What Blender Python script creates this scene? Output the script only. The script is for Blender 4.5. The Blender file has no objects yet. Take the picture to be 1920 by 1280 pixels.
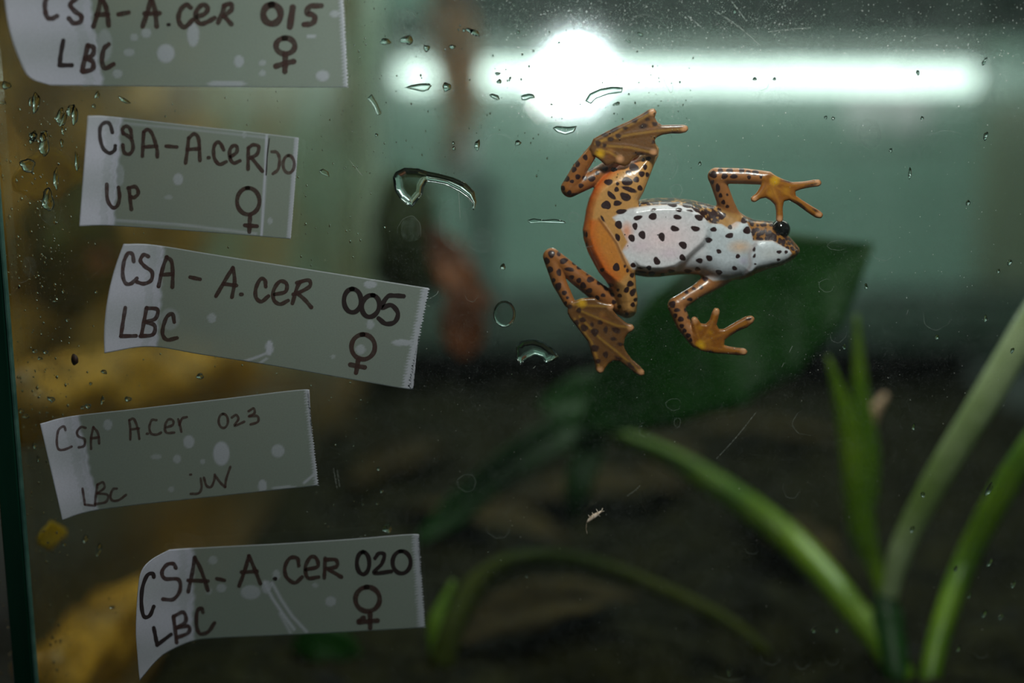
import bpy, math, random
import numpy as np
from mathutils import Vector

# ------------------------------------------------------------------ camera
random.seed(7); np.random.seed(7)
scene = bpy.context.scene
col = scene.collection
FPX = 1867.0                 # focal length in pixels of the 1920 px wide frame
DIST = 0.2335                # lens to front glass along the axis (m)
TH = math.radians(8.8)       # looking slightly down
CAM = np.array([0.0, -DIST*math.cos(TH), DIST*math.sin(TH)])
AX = np.array([0.0, math.cos(TH), -math.sin(TH)])
UP = np.array([0.0, math.sin(TH), math.cos(TH)])
RT = np.array([1.0, 0.0, 0.0])
cd = bpy.data.cameras.new('camera'); cam = bpy.data.objects.new('camera', cd); col.objects.link(cam)
cam.location = CAM; cam.rotation_euler = (math.pi/2 - TH, 0, 0)
cd.sensor_width = 36.0; cd.lens = FPX/1920*36.0
cd.clip_start = 0.005; cd.clip_end = 20
cd.dof.use_dof = True; cd.dof.focus_distance = DIST; cd.dof.aperture_fstop = 3.0
scene.camera = cam

# ------------------------------------------------------------------ world, lights, exposure
w = bpy.data.worlds.new('world'); scene.world = w; w.use_nodes = True
w.node_tree.nodes['Background'].inputs[0].default_value = (0.55, 0.75, 0.68, 1)
w.node_tree.nodes['Background'].inputs[1].default_value = 0.03
vs = scene.view_settings
vs.view_transform = 'Standard'; vs.look = 'None'; vs.exposure = 0.0; vs.gamma = 1.0; vs.use_curve_mapping = False
try:
    scene.cycles.use_denoising = True; scene.cycles.use_adaptive_sampling = True; scene.cycles.adaptive_threshold = 0.05; scene.cycles.adaptive_min_samples = 24
    scene.cycles.max_bounces = 6; scene.cycles.diffuse_bounces = 2; scene.cycles.glossy_bounces = 3; scene.cycles.transmission_bounces = 6; scene.cycles.transparent_max_bounces = 24
    scene.cycles.sample_clamp_indirect = 4.0
except Exception: pass

def area_light(name, loc, target, size, energy, color, size_y=None):
    l = bpy.data.lights.new(name, 'AREA'); l.energy = energy; l.color = color; l.size = size
    if size_y: l.shape = 'RECTANGLE'; l.size_y = size_y
    o = bpy.data.objects.new(name, l); col.objects.link(o); o.location = loc
    o.rotation_euler = (Vector(target)-Vector(loc)).to_track_quat('-Z', 'Y').to_euler()
    return o
# the photographer's flash, held above and to the right of the lens
flash = area_light('camera_flash', (0.055, -0.125, 0.165), (0.03, 0.0, 0.02), 0.035, 0.40, (1.0, 0.965, 0.93))
# added fill light from above, unseen, brightens the wall and room behind
ceil = area_light('added_overhead_fill', (0.3, 0.75, 1.3), (0.3, 0.9, 0.0), 0.9, 20.0, (0.90, 1.0, 0.95), 0.25)

# ------------------------------------------------------------------ helpers
PANE = 0.004                 # front glass thickness; frog sits on Y = PANE
def ray(px, py):
    px = np.asarray(px, float); py = np.asarray(py, float)
    return AX + ((px-960)/FPX)[..., None]*RT + ((640-py)/FPX)[..., None]*UP
def P(px, py, Y):
    """point of the plane at depth Y seen at photo position px, py"""
    r = ray(px, py); t = (np.asarray(Y, float)-CAM[1])/r[..., 1]
    return CAM + t[..., None]*r
def proj(p):
    v = p-CAM; d = v@AX
    return 960+FPX*(v@RT)/d, 640-FPX*(v@UP)/d
MMPX = DIST/FPX*1000         # mm per photo pixel at the glass
def srgb(r, g, b):
    f = lambda c: (c/255/12.92) if c/255 <= 0.04045 else ((c/255+0.055)/1.055)**2.4
    return (f(r), f(g), f(b))
def lin(a):
    a = np.asarray(a, float)/255
    return np.where(a <= 0.04045, a/12.92, ((a+0.055)/1.055)**2.4)

def tag(o, label=None, cat=None, group=None, kind=None):
    if label: o['label'] = label
    if cat: o['category'] = cat
    if group: o['group'] = group
    if kind: o['kind'] = kind
    return o
def empty(name, loc):
    o = bpy.data.objects.new(name, None); col.objects.link(o); o.location = loc
    o.empty_display_size = 0.01
    return o
def wloc(o):
    l = Vector((0, 0, 0))
    while o: l = l+o.location; o = o.parent
    return l
def mk(name, verts, faces, mat, parent=None, smooth=True, origin=None):
    me = bpy.data.meshes.new(name)
    v = np.asarray(verts, float)
    o = bpy.data.objects.new(name, me); col.objects.link(o)
    if parent is not None:
        o.parent = parent; off = np.array(wloc(parent))
    else:
        off = np.asarray(origin if origin is not None else v.mean(0)); o.location = off
    me.from_pydata((v-off).tolist(), [], [tuple(int(i) for i in f) for f in faces])
    me.update()
    if smooth: me.polygons.foreach_set('use_smooth', [True]*len(me.polygons))
    if mat: me.materials.append(mat)
    return o
def box(a, b):
    x0, y0, z0 = a; x1, y1, z1 = b
    v = [(x0,y0,z0),(x1,y0,z0),(x1,y1,z0),(x0,y1,z0),(x0,y0,z1),(x1,y0,z1),(x1,y1,z1),(x0,y1,z1)]
    return v, [(3,2,1,0),(4,5,6,7),(0,1,5,4),(1,2,6,5),(2,3,7,6),(3,0,4,7)]
def bevel_box(a, b, r):
    """box with chamfered edges"""
    a = np.array(a, float); b = np.array(b, float); c = (a+b)/2; h = (b-a)/2
    v = []; 
    for sx in (-1,1):
        for sy in (-1,1):
            for sz in (-1,1):
                s = np.array([sx,sy,sz])
                for k in range(3):
                    q = h-r; q[k] = h[k]; v.append(c+s*q)
    idx = lambda sx,sy,sz,k: (((sx>0)*4+(sy>0)*2+(sz>0))*3+k)
    f = []
    for k in range(3):
        i, j = (k+1)%3, (k+2)%3
        for s in (-1,1):
            q = []
            for (p_,q_) in ((-1,-1),(1,-1),(1,1),(-1,1)):
                t=[0,0,0]; t[k]=s; t[i]=p_; t[j]=q_; q.append(idx(*t,k))
            f.append(q if s>0 else q[::-1])
        for p_ in (-1,1):
            for q_ in (-1,1):
                t=[0,0,0]; t[i]=p_; t[j]=q_
                t0=t[:]; t0[k]=-1; t1=t[:]; t1[k]=1
                q=[idx(*t0,i),idx(*t1,i),idx(*t1,j),idx(*t0,j)]
                f.append(q if p_*q_>0 else q[::-1])
    for sx in (-1,1):
        for sy in (-1,1):
            for sz in (-1,1):
                q=[idx(sx,sy,sz,k) for k in range(3)]
                f.append(q if sx*sy*sz>0 else q[::-1])
    return v, f
def catmull(pts, n=8):
    p = np.asarray(pts, float)
    if len(p) < 3:
        t = np.linspace(0, 1, n+1)[:, None]; return p[0]+(p[-1]-p[0])*t
    q = np.vstack([2*p[0]-p[1], p, 2*p[-1]-p[-2]]); out = []
    for i in range(1, len(q)-2):
        t = np.linspace(0, 1, n, endpoint=False)[:, None]
        a, b, c, d = q[i-1], q[i], q[i+1], q[i+2]
        out.append(0.5*(2*b+(c-a)*t+(2*a-5*b+4*c-d)*t*t+(3*b-a-3*c+d)*t**3))
    return np.vstack(out+[p[-1:]])
def tube(path, radii, n=10, cap=True):
    """swept round tube; radii per path point"""
    path = np.asarray(path, float); m = len(path); v = []; f = []
    tang = np.gradient(path, axis=0); tang /= np.linalg.norm(tang, axis=1)[:, None]+1e-12
    ref = np.array([0.31, 1.0, 0.17]); ref /= np.linalg.norm(ref)
    for i in range(m):
        t = tang[i]; a = np.cross(t, ref); a /= np.linalg.norm(a)+1e-9; b = np.cross(t, a)
        for k in range(n):
            th = 2*math.pi*k/n; v.append(path[i]+radii[i]*(math.cos(th)*a+math.sin(th)*b))
    for i in range(m-1):
        for k in range(n):
            f.append((i*n+k, i*n+(k+1)%n, (i+1)*n+(k+1)%n, (i+1)*n+k))
    if cap:
        v.append(path[0]-tang[0]*radii[0]*0.6); v.append(path[-1]+tang[-1]*radii[-1]*0.6)
        for k in range(n):
            f.append((len(v)-2, (k+1)%n, k)); f.append((len(v)-1, (m-1)*n+k, (m-1)*n+(k+1)%n))
    return v, f
def lathe(prof, n=24, c=(0,0,0)):
    v=[]; f=[]
    for r,z in prof:
        for k in range(n):
            th=2*math.pi*k/n; v.append((c[0]+r*math.cos(th),c[1]+r*math.sin(th),c[2]+z))
    for i in range(len(prof)-1):
        for k in range(n): f.append((i*n+k,i*n+(k+1)%n,(i+1)*n+(k+1)%n,(i+1)*n+k))
    return v,f

# ------------------------------------------------------------------ materials
def newmat(name):
    m = bpy.data.materials.new(name); m.use_nodes = True
    nt = m.node_tree; nt.nodes.clear()
    out = nt.nodes.new('ShaderNodeOutputMaterial')
    return m, nt, out
class N:
    def __init__(s, nt): s.nt = nt
    def __call__(s, typ, **kw):
        n = s.nt.nodes.new('ShaderNode'+typ)
        for k, v in kw.items():
            if k.startswith('_'): setattr(n, k[1:], v)
        return n
    def link(s, a, b): s.nt.links.new(a, b)
def ramp(n, fac, stops, interp='LINEAR'):
    r = n('ValToRGB'); r.color_ramp.interpolation = interp
    el = r.color_ramp.elements
    while len(el) < len(stops): el.new(0.5)
    for e, (p, c) in zip(el, stops):
        e.position = p; e.color = (*c, 1) if len(c) == 3 else c
    n.link(fac, r.inputs[0]); return r
def noise(n, scale, detail=3, rough=0.55, vec=None, stretch=None):
    tc = n('TexCoord'); src = tc.outputs['Object']
    if stretch:
        mp = n('Mapping'); mp.inputs['Scale'].default_value = stretch; n.link(src, mp.inputs[0]); src = mp.outputs[0]
    t = n('TexNoise'); t.inputs['Scale'].default_value = scale; t.inputs['Detail'].default_value = detail
    t.inputs['Roughness'].default_value = rough; n.link(src, t.inputs['Vector']); return t
def mat_mottle(name, c0, c1, scale, rough=0.6, stretch=None, bump=0.0, bdist=0.001, lo=0.35, hi=0.68, coat=0.0, transl=0.0, spec=0.5):
    m, nt, out = newmat(name); n = N(nt)
    t = noise(n, scale, 4, 0.6, stretch=stretch)
    r = ramp(n, t.outputs['Fac'], [(lo, c0), (hi, c1)])
    b = n('BsdfPrincipled'); n.link(r.outputs[0], b.inputs['Base Color']); b.inputs['Roughness'].default_value = rough
    b.inputs['Coat Weight'].default_value = coat; b.inputs['Specular IOR Level'].default_value = spec
    if bump:
        bp = n('Bump'); bp.inputs['Strength'].default_value = bump; bp.inputs['Distance'].default_value = bdist
        n.link(t.outputs['Fac'], bp.inputs['Height']); n.link(bp.outputs[0], b.inputs['Normal'])
    last = b.outputs[0]
    if transl:
        tr = n('BsdfTranslucent'); n.link(r.outputs[0], tr.inputs[0]); mx = n('MixShader'); mx.inputs[0].default_value = transl
        n.link(last, mx.inputs[1]); n.link(tr.outputs[0], mx.inputs[2]); last = mx.outputs[0]
    n.link(last, out.inputs[0]); return m
def mat_emit(name, c, s):
    m, nt, out = newmat(name); n = N(nt); e = n('Emission'); e.inputs[0].default_value = (*c, 1); e.inputs[1].default_value = s
    n.link(e.outputs[0], out.inputs[0]); return m
def mat_pane(name, tint, film0, film1, lo, hi, scale, fmax, stretch=None, fine=0.0, transl=0.3, fmin=0.0, scatter=0.0, refl=0.7, refl0=0.035, grough=0.03):
    """thin sheet glass with a film of dirt: clear, slightly mirroring, film scatters light"""
    m, nt, out = newmat(name); n = N(nt)
    tr = n('BsdfTransparent'); tr.inputs[0].default_value = (*tint, 1)
    gl = n('BsdfGlossy'); gl.inputs['Roughness'].default_value = grough; gl.inputs[0].default_value = (1, 1, 1, 1)
    fr = n('LayerWeight'); fr.inputs[0].default_value = 0.5
    pw = n('Math'); pw.operation = 'POWER'; pw.inputs[1].default_value = 5; n.link(fr.outputs['Facing'], pw.inputs[0])
    rf = n('Math'); rf.operation = 'MULTIPLY_ADD'; rf.inputs[1].default_value = refl; rf.inputs[2].default_value = refl0; n.link(pw.outputs[0], rf.inputs[0])
    mx = n('MixShader'); n.link(rf.outputs[0], mx.inputs[0]); n.link(tr.outputs[0], mx.inputs[1]); n.link(gl.outputs[0], mx.inputs[2])
    if scatter:      # condensation: light passes on but is spread a few degrees
        rfr = n('BsdfRefraction'); rfr.inputs['IOR'].default_value = 1.14; rfr.inputs['Roughness'].default_value = 0.75
        ms = n('MixShader'); ms.inputs[0].default_value = scatter; n.link(mx.outputs[0], ms.inputs[1]); n.link(rfr.outputs[0], ms.inputs[2]); mx = ms
    t = noise(n, scale, 2, 0.65, stretch=stretch)
    r = ramp(n, t.outputs['Fac'], [(lo, (fmin,)*3), (hi, (fmax,)*3)])
    t2 = noise(n, scale*0.37, 1, 0.6, stretch=stretch)
    rc = ramp(n, t2.outputs['Fac'], [(0.35, film0), (0.68, film1)])
    fac = r.outputs[0]
    if fine:
        v = noise(n, scale*9, 1, 0.8)
        rv = ramp(n, v.outputs['Fac'], [(0.6, (0, 0, 0)), (0.74, (fine,)*3)])
        ad = n('Math'); ad.operation = 'ADD'; n.link(fac, ad.inputs[0]); n.link(rv.outputs[0], ad.inputs[1]); fac = ad.outputs[0]
    d = n('BsdfDiffuse'); n.link(rc.outputs[0], d.inputs[0])
    tl = n('BsdfTranslucent'); n.link(rc.outputs[0], tl.inputs[0])
    md = n('MixShader'); md.inputs[0].default_value = transl; n.link(d.outputs[0], md.inputs[1]); n.link(tl.outputs[0], md.inputs[2])
    mf = n('MixShader'); n.link(fac, mf.inputs[0]); n.link(mx.outputs[0], mf.inputs[1]); n.link(md.outputs[0], mf.inputs[2])
    n.link(mf.outputs[0], out.inputs[0]); return m
def mat_film(name, c, op, transl=0.3, scale=900, var=0.5):
    """thin dried film: partly see-through diffuse layer"""
    m, nt, out = newmat(name); n = N(nt)
    tr = n('BsdfTransparent'); d = n('BsdfDiffuse'); d.inputs[0].default_value = (*c, 1)
    tl = n('BsdfTranslucent'); tl.inputs[0].default_value = (*c, 1)
    md = n('MixShader'); md.inputs[0].default_value = transl; n.link(d.outputs[0], md.inputs[1]); n.link(tl.outputs[0], md.inputs[2])
    t = noise(n, scale, 4, 0.65); r = ramp(n, t.outputs['Fac'], [(0.3, (op*(1-var),)*3), (0.7, (op,)*3)])
    mx = n('MixShader'); n.link(r.outputs[0], mx.inputs[0]); n.link(tr.outputs[0], mx.inputs[1]); n.link(md.outputs[0], mx.inputs[2])
    n.link(mx.outputs[0], out.inputs[0]); return m
def mat_water(name):
    m, nt, out = newmat(name); n = N(nt)
    g = n('BsdfGlass'); g.inputs['IOR'].default_value = 1.33; g.inputs['Roughness'].default_value = 0.0
    g.inputs[0].default_value = (0.97, 1, 0.99, 1)
    n.link(g.outputs[0], out.inputs[0]); return m

M = {}
M['front'] = mat_pane('front_glass', (0.965, 0.985, 0.975), srgb(150,160,160), srgb(190,200,200), 0.42, 0.82, 260, 0.022, fine=0.06, transl=0.35, fmin=0.002)
M['side'] = mat_pane('side_glass_with_brown_film', (0.92, 0.94, 0.85), srgb(96,80,34), srgb(196,146,58), 0.34, 0.74, 26, 0.42, stretch=(1,0.5,0.8), transl=0.4, fmin=0.08, fine=0.1, refl=0.12, refl0=0.01, grough=0.35)
M['back'] = mat_pane('back_glass', (0.90, 0.965, 0.935), srgb(120,150,135), srgb(160,185,170), 0.3, 0.75, 30, 0.14, transl=0.6, fmin=0.03, scatter=0.17)
M['edge'] = mat_mottle('glass_edge_green', srgb(3,28,20), srgb(8,48,34), 60, 0.15, stretch=(1,1,0.2))
M['bevel'] = mat_mottle('glass_edge_pale', srgb(40,74,66), srgb(64,98,88), 200, 0.3)
M['silicone'] = mat_mottle('clear_silicone', srgb(200,224,202), srgb(228,242,228), 80, 0.4, transl=0.5)
M['blackplastic'] = mat_mottle('black_plastic', srgb(10,11,10), srgb(20,21,19), 80, 0.9, spec=0.1)
M['soil'] = mat_mottle('dark_soil', srgb(8,9,3), srgb(30,30,13), 60, 0.9, bump=0.6, bdist=0.004, spec=0.05)
M['wall'] = mat_mottle('pale_green_wall', srgb(124,156,142), srgb(140,170,156), 5, 0.8)
M['cream'] = mat_mottle('cream_board', srgb(130,132,104), srgb(150,150,118), 9, 0.8)
M['shelf'] = mat_mottle('grey_green_shelf', srgb(96,118,104), srgb(116,136,120), 12, 0.6)
M['darkmetal'] = mat_mottle('dark_metal', srgb(16,17,16), srgb(30,31,28), 30, 0.8)
M['white'] = mat_mottle('white_enamel', srgb(225,228,222), srgb(240,240,236), 30, 0.4)
M['tube'] = mat_emit('lit_fluorescent_tube', (0.88, 1.0, 0.95), 3.6)
M['bulb'] = mat_emit('lit_bulb', (0.88, 0.96, 1.0), 85)
M['bluewhite'] = mat_mottle('bluish_white_plastic', srgb(190,205,220), srgb(220,230,238), 20, 0.5)
M['pinkwhite'] = mat_mottle('pinkish_white_plastic', srgb(232,218,222), srgb(245,236,238), 20, 0.5)
M['tanwood'] = mat_mottle('tan_wood', srgb(120,84,40), srgb(170,124,66), 18, 0.7, stretch=(3,3,0.6))
M['bark'] = mat_mottle('brown_bark', srgb(60,48,20), srgb(158,122,62), 22, 0.8, stretch=(1,1,1.6), bump=0.6, bdist=0.006, spec=0.1)
M['driftwood'] = mat_mottle('golden_driftwood', srgb(110,72,16), srgb(240,178,66), 38, 0.5, stretch=(0.5,1,1.4), bump=0.5, bdist=0.003, coat=0.3)
M['deadleaf'] = mat_mottle('dead_leaf', srgb(70,38,14), srgb(140,80,32), 40, 0.6, transl=0.3)
M['tanleaf'] = mat_mottle('tan_dry_leaf', srgb(160,112,56), srgb(206,160,96), 30, 0.7, transl=0.6)
M['litter'] = mat_mottle('leaf_litter', srgb(30,25,10), srgb(56,48,24), 50, 0.8, spec=0.05)
M['yellow'] = mat_mottle('yellow_leaf', srgb(226,190,8), srgb(246,214,40), 60, 0.5, transl=0.65)
M['pinkleaf'] = mat_mottle('pink_leaf', srgb(130,70,56), srgb(160,90,70), 60, 0.6, transl=0.2)
M['moss'] = mat_mottle('dark_moss', srgb(18,30,8), srgb(50,66,20), 120, 0.9, bump=0.6, bdist=0.003)
M['leaf'] = mat_mottle('dark_green_leaf', srgb(10,56,4), srgb(24,88,8), 40, 0.5, transl=0.35)
M['stem'] = mat_mottle('green_stem', srgb(70,112,8), srgb(112,146,20), 30, 0.4, transl=0.25)
M['palestem'] = mat_mottle('pale_green_stem', srgb(110,136,70), srgb(190,208,164), 24, 0.3, transl=0.2)
M['olive'] = mat_mottle('olive_stem', srgb(40,54,6), srgb(60,66,14), 30, 0.7, transl=0.2, spec=0.1)
M['husk'] = mat_mottle('dry_husk', srgb(150,120,90), srgb(190,160,130), 60, 0.7)
M['water'] = mat_water('water')
M['stain'] = mat_film('mineral_stain', srgb(150,165,160), 0.14, var=0.9)
M['ring'] = mat_film('dried_ring', srgb(180,190,185), 0.26)
M['scratch'] = mat_film('scratch', srgb(200,205,200), 0.5)
M['dust'] = mat_mottle('pale_dust', srgb(150,155,150), srgb(215,215,210), 900, 0.8)
M['molt'] = mat_mottle('pale_insect', srgb(150,130,100), srgb(225,220,205), 1500, 0.7)
M['speckdark'] = mat_mottle('brown_speck', srgb(46,26,16), srgb(64,36,22), 900, 0.6)

# ------------------------------------------------------------------ implicit surfaces
def sd_poly(poly, X, Z):
    poly = np.asarray(poly, float); d = np.full(X.shape, 1e18); s = np.ones(X.shape)
    n = len(poly); j = n-1
    for i in range(n):
        e = poly[j]-poly[i]; wx = X-poly[i, 0]; wz = Z-poly[i, 1]
        t = np.clip((wx*e[0]+wz*e[1])/(e@e+1e-12), 0, 1)
        bx = wx-e[0]*t; bz = wz-e[1]*t
        d = np.minimum(d, bx*bx+bz*bz)
        c1 = Z >= poly[i, 1]; c2 = Z < poly[j, 1]; c3 = e[0]*wz > e[1]*wx
        flip = (c1 & c2 & c3) | (~c1 & ~c2 & ~c3)
        s = np.where(flip, -s, s); j = i
    return s*np.sqrt(d)
class Field:
    """signed distance grid in mm; axes x, y (away from the glass), z"""
    def __init__(s, lo, hi, h):
        s.lo = np.array(lo, float); s.h = h
        s.n = np.ceil((np.array(hi)-s.lo)/h).astype(int)+1
        s.F = np.full(s.n, 6.0, np.float32)
        s.ax = [s.lo[k]+h*np.arange(s.n[k]) for k in range(3)]
    def win(s, lo, hi):
        a = np.maximum(((np.array(lo)-s.lo)/s.h).astype(int), 0)
        b = np.minimum(((np.array(hi)-s.lo)/s.h).astype(int)+2, s.n)
        return tuple(slice(int(a[k]), int(b[k])) for k in range(3))
    def merge(s, w, d, k):
        a = s.F[w]; d = d.astype(np.float32)
        if k > 0:
            hh = np.maximum(k-np.abs(a-d), 0)/k; s.F[w] = np.minimum(a, d)-hh*hh*k*0.25
        else: s.F[w] = np.minimum(a, d)
    def slab(s, poly, yc, h, r, k=0.6, m=2.0):
        """rounded slab with outline poly (x, z in mm), mid depth yc, half thickness h"""
        poly = np.asarray(poly, float)
        ymid = yc(poly[:, 0], poly[:, 1]) if callable(yc) else np.array([yc])
        w = s.win([poly[:, 0].min()-m, ymid.min()-h-m, poly[:, 1].min()-m], [poly[:, 0].max()+m, ymid.max()+h+m, poly[:, 1].max()+m])
        X, Z = np.meshgrid(s.ax[0][w[0]], s.ax[2][w[2]], indexing='ij')
        d2 = sd_poly(poly, X, Z)
        yy = yc(X, Z) if callable(yc) else np.full(X.shape, yc)
        qy = np.abs(s.ax[1][w[1]][None, :, None]-yy[:, None, :])-h+r
        qd = (d2+r)[:, None, :]+0*qy
        d = np.minimum(np.maximum(qd, qy), 0)+np.sqrt(np.maximum(qd, 0)**2+np.maximum(qy, 0)**2)-r
        s.merge(w, d, k)
    def chain(s, pts, k=0.6, m=2.0, flat=1.0):
        """tapered capsules through (x, y, z, r) points, one smooth limb"""
        pts = np.asarray(pts, float)
        lo = (pts[:, :3]-pts[:, 3:]).min(0)-m; hi = (pts[:, :3]+pts[:, 3:]).max(0)+m
        w = s.win(lo, hi)
        X, Y, Z = np.meshgrid(*[s.ax[q][w[q]] for q in range(3)], indexing='ij')
        best = None
        for a, b in zip(pts[:-1], pts[1:]):
            e = b[:3]-a[:3]
            t = np.clip(((X-a[0])*e[0]+(Y-a[1])*e[1]+(Z-a[2])*e[2])/(e@e), 0, 1)
            d = np.sqrt((X-a[0]-e[0]*t)**2+(flat*(Y-a[1]-e[1]*t))**2+(Z-a[2]-e[2]*t)**2)-(a[3]+(b[3]-a[3])*t)
            best = d if best is None else np.minimum(best, d)
        s.merge(w, best, k)
    def ellip(s, c, r, k=0.6, m=2.0):
        c = np.array(c, float); r = np.array(r, float); w = s.win(c-r-m, c+r+m)
        X, Y, Z = np.meshgrid(*[s.ax[q][w[q]] for q in range(3)], indexing='ij')
        q = np.sqrt(((X-c[0])/r[0])**2+((Y-c[1])/r[1])**2+((Z-c[2])/r[2])**2)
        s.merge(w, (q-1)*r.min(), k)
    def mesh(s):
        """naive surface nets"""
        F = s.F; n = np.array(F.shape)
        neg = F < 0
        c = [np.s_[:-1], np.s_[1:]]
        cnt = np.zeros(n-1, np.uint8)
        for i in (0, 1):
            for j in (0, 1):
                for k in (0, 1): cnt += neg[c[i], c[j], c[k]]
        act = (cnt > 0) & (cnt < 8)
        I = np.argwhere(act); idx = np.full(act.shape, -1, np.int64); idx[act] = np.arange(len(I))
        acc = np.zeros((len(I), 3)); num = np.zeros(len(I))
        for ax in range(3):
            o1, o2 = [q for q in range(3) if q != ax]
            for i in (0, 1):
                for j in (0, 1):
                    A = I.copy(); A[:, o1] += i; A[:, o2] += j; B = A.copy(); B[:, ax] += 1
                    fa = F[A[:, 0], A[:, 1], A[:, 2]]; fb = F[B[:, 0], B[:, 1], B[:, 2]]
                    cr = (fa < 0) != (fb < 0)
                    t = np.where(cr, fa/np.where(cr, fa-fb, 1), 0)
                    p = A.astype(float); p[:, ax] += t
                    acc += np.where(cr[:, None], p, 0); num += cr
        V = s.lo+s.h*acc/num[:, None]
        Q = []
        for ax in range(3):
            o1, o2 = [(1, 2), (2, 0), (0, 1)][ax]
            sl0 = [slice(1, -1)]*3; sl0[ax] = slice(0, -1); sl1 = list(sl0); sl1[ax] = slice(1, None)
            a = neg[tuple(sl0)]; b = neg[tuple(sl1)]
            for flag, mask in ((0, a & ~b), (1, ~a & b)):
                E = np.argwhere(mask)
                if not len(E): continue
                off = np.ones(3, int); off[ax] = 0; E = E+off
                g = []
                for (i, j) in ((-1, -1), (0, -1), (0, 0), (-1, 0)):
                    C = E.copy(); C[:, o1] += i; C[:, o2] += j; g.append(idx[C[:, 0], C[:, 1], C[:, 2]])
                g = np.stack(g, 1); Q.append(g if flag == 0 else g[:, ::-1])
        return V, np.vstack(Q)
def mm(pts, Ymm):
    """photo px points -> (x, z) in mm on the plane Ymm behind the inner glass face"""
    pts = np.asarray(pts, float); w_ = P(pts[:, 0], pts[:, 1], PANE+Ymm/1000)
    return np.stack([w_[:, 0], w_[:, 2]], 1)*1000
def quads_obj(name, V, Q, mat, parent=None, origin=None):
    me = bpy.data.meshes.new(name); o = bpy.data.objects.new(name, me); col.objects.link(o)
    if parent is not None: o.parent = parent; off = np.array(wloc(parent))
    else: off = np.asarray(origin if origin is not None else V.mean(0)); o.location = off
    v = V-off
    me.vertices.add(len(v)); me.vertices.foreach_set('co', v.astype(np.float32).ravel())
    me.loops.add(Q.size); me.loops.foreach_set('vertex_index', Q.astype(np.int32).ravel())
    me.polygons.add(len(Q)); me.polygons.foreach_set('loop_start', np.arange(0, Q.size, 4, dtype=np.int32))
    me.update(calc_edges=True); me.validate()
    me.polygons.foreach_set('use_smooth', np.ones(len(me.polygons), bool))
    if mat: me.materials.append(mat)
    return o

# ================================================================== THE TANK
XL = -0.1168                 # inner face of the left pane
EDGE = 0.006
BACK = 0.56; ZB = -0.125; ZT = 0.235; XR = 0.36
tank = empty('glass_tank', (0, 0, ZB-0.006))
tag(tank, 'glass terrarium tank with green edges, wet brown-filmed side and hazy back pane', 'terrarium')
v, f = box((XL+0.0002, 0, ZB), (XR, PANE, ZT)); front = mk('front_pane', v, f, M['front'], tank, smooth=False)
v, f = box((XL-EDGE, 0.0005, ZB), (XL, BACK, ZT)); side = mk('side_pane', v, f, M['side'], tank, smooth=False)
v, f = bevel_box((XL-EDGE, -0.0012, ZB), (XL-0.0012, 0.0004, ZT), 0.0003)
mk('pane_edge', v, f, M['edge'], side, smooth=False)['label'] = 'dark green cut edge of the side pane'
v, f = bevel_box((XL-0.0012, -0.0011, ZB), (XL-0.0002, 0.0001, ZT), 0.0003)
mk('ground_bevel', v, f, M['bevel'], side, smooth=False)['label'] = 'pale green ground corner of the side pane'
v, f = box((XL-EDGE, BACK, ZB), (XR, BACK+0.005, ZT)); mk('back_pane', v, f, M['back'], tank, smooth=False)
v, f = box((XR, 0.0, ZB), (XR+EDGE, BACK, ZT)); mk('side_pane', v, f, M['back'], tank, smooth=False)
v, f = tube([(XL+0.004, BACK-0.004, ZB), (XL+0.004, BACK-0.004, 0), (XL+0.004, BACK-0.004, ZT)], [0.014]*3, 12); mk('silicone_seam', v, f, M['silicone'], tank)
zt = P(960, 655, BACK-0.02)[2]
v, f = bevel_box((XL+0.002, BACK-0.02, ZB), (XR, BACK-0.001, zt), 0.003); mk('bottom_trim', v, f, M['blackplastic'], tank, smooth=False)
v, f = bevel_box((XL-EDGE, -0.001, ZB-0.006), (XR+EDGE, BACK+0.005, ZB), 0.001); mk('base_pane', v, f, M['blackplastic'], tank, smooth=False)

# added, unseen lamp over the open tops, lights the inside of both tanks
lamp = empty('added_tank_lamp', (0.13, 0.15, ZT+0.022)); tag(lamp, 'added unseen tube lamp across the open tops of two tanks', 'lamp')
v, f = bevel_box((-0.46, 0.125, ZT+0.0125), (XR+0.004, 0.175, ZT+0.03), 0.003); mk('housing', v, f, M['blackplastic'], lamp, smooth=False)
v, f = bevel_box((-0.46, 0.174, ZT+0.001), (XR+0.004, 0.177, ZT+0.03), 0.001); mk('added_glare_flange', v, f, M['blackplastic'], lamp, smooth=False)  # added to keep the lamp's reflection out of the back pane
for x in (-0.457, XL-0.003, XR-0.003):
    v, f = bevel_box((x, 0.132, ZT+0.0002), (x+0.007, 0.168, ZT+0.013), 0.001); mk('end_foot', v, f, M['blackplastic'], lamp, smooth=False)
v, f = tube([(-0.44, 0.15, ZT+0.009), (0.1, 0.15, ZT+0.009), (XR-0.01, 0.15, ZT+0.009)], [0.0045]*3, 12); mk('tube', v, f, mat_emit('added_tank_tube', (0.95, 1.0, 0.90), 24.0), lamp)

# soil bed inside the tank
nx, ny = 90, 100
gx = np.linspace(XL+0.001, XR-0.001, nx); gy = np.linspace(PANE+0.001, BACK-0.021, ny)
GX, GY = np.meshgrid(gx, gy, indexing='ij')
hz = ZB+0.004+0.003*np.sin(GX*90+GY*50)+0.003*np.sin(GX*40-GY*70)+np.random.rand(nx, ny)*0.004
vv = np.stack([GX, GY, hz], -1).reshape(-1, 3)
ff = [(i*ny+j, (i+1)*ny+j, (i+1)*ny+j+1, i*ny+j+1) for i in range(nx-1) for j in range(ny-1)]
tag(mk('soil_bed', vv, ff, M['soil']), 'dark brown soil covering the bottom of the tank', 'soil', kind='stuff')

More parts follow.
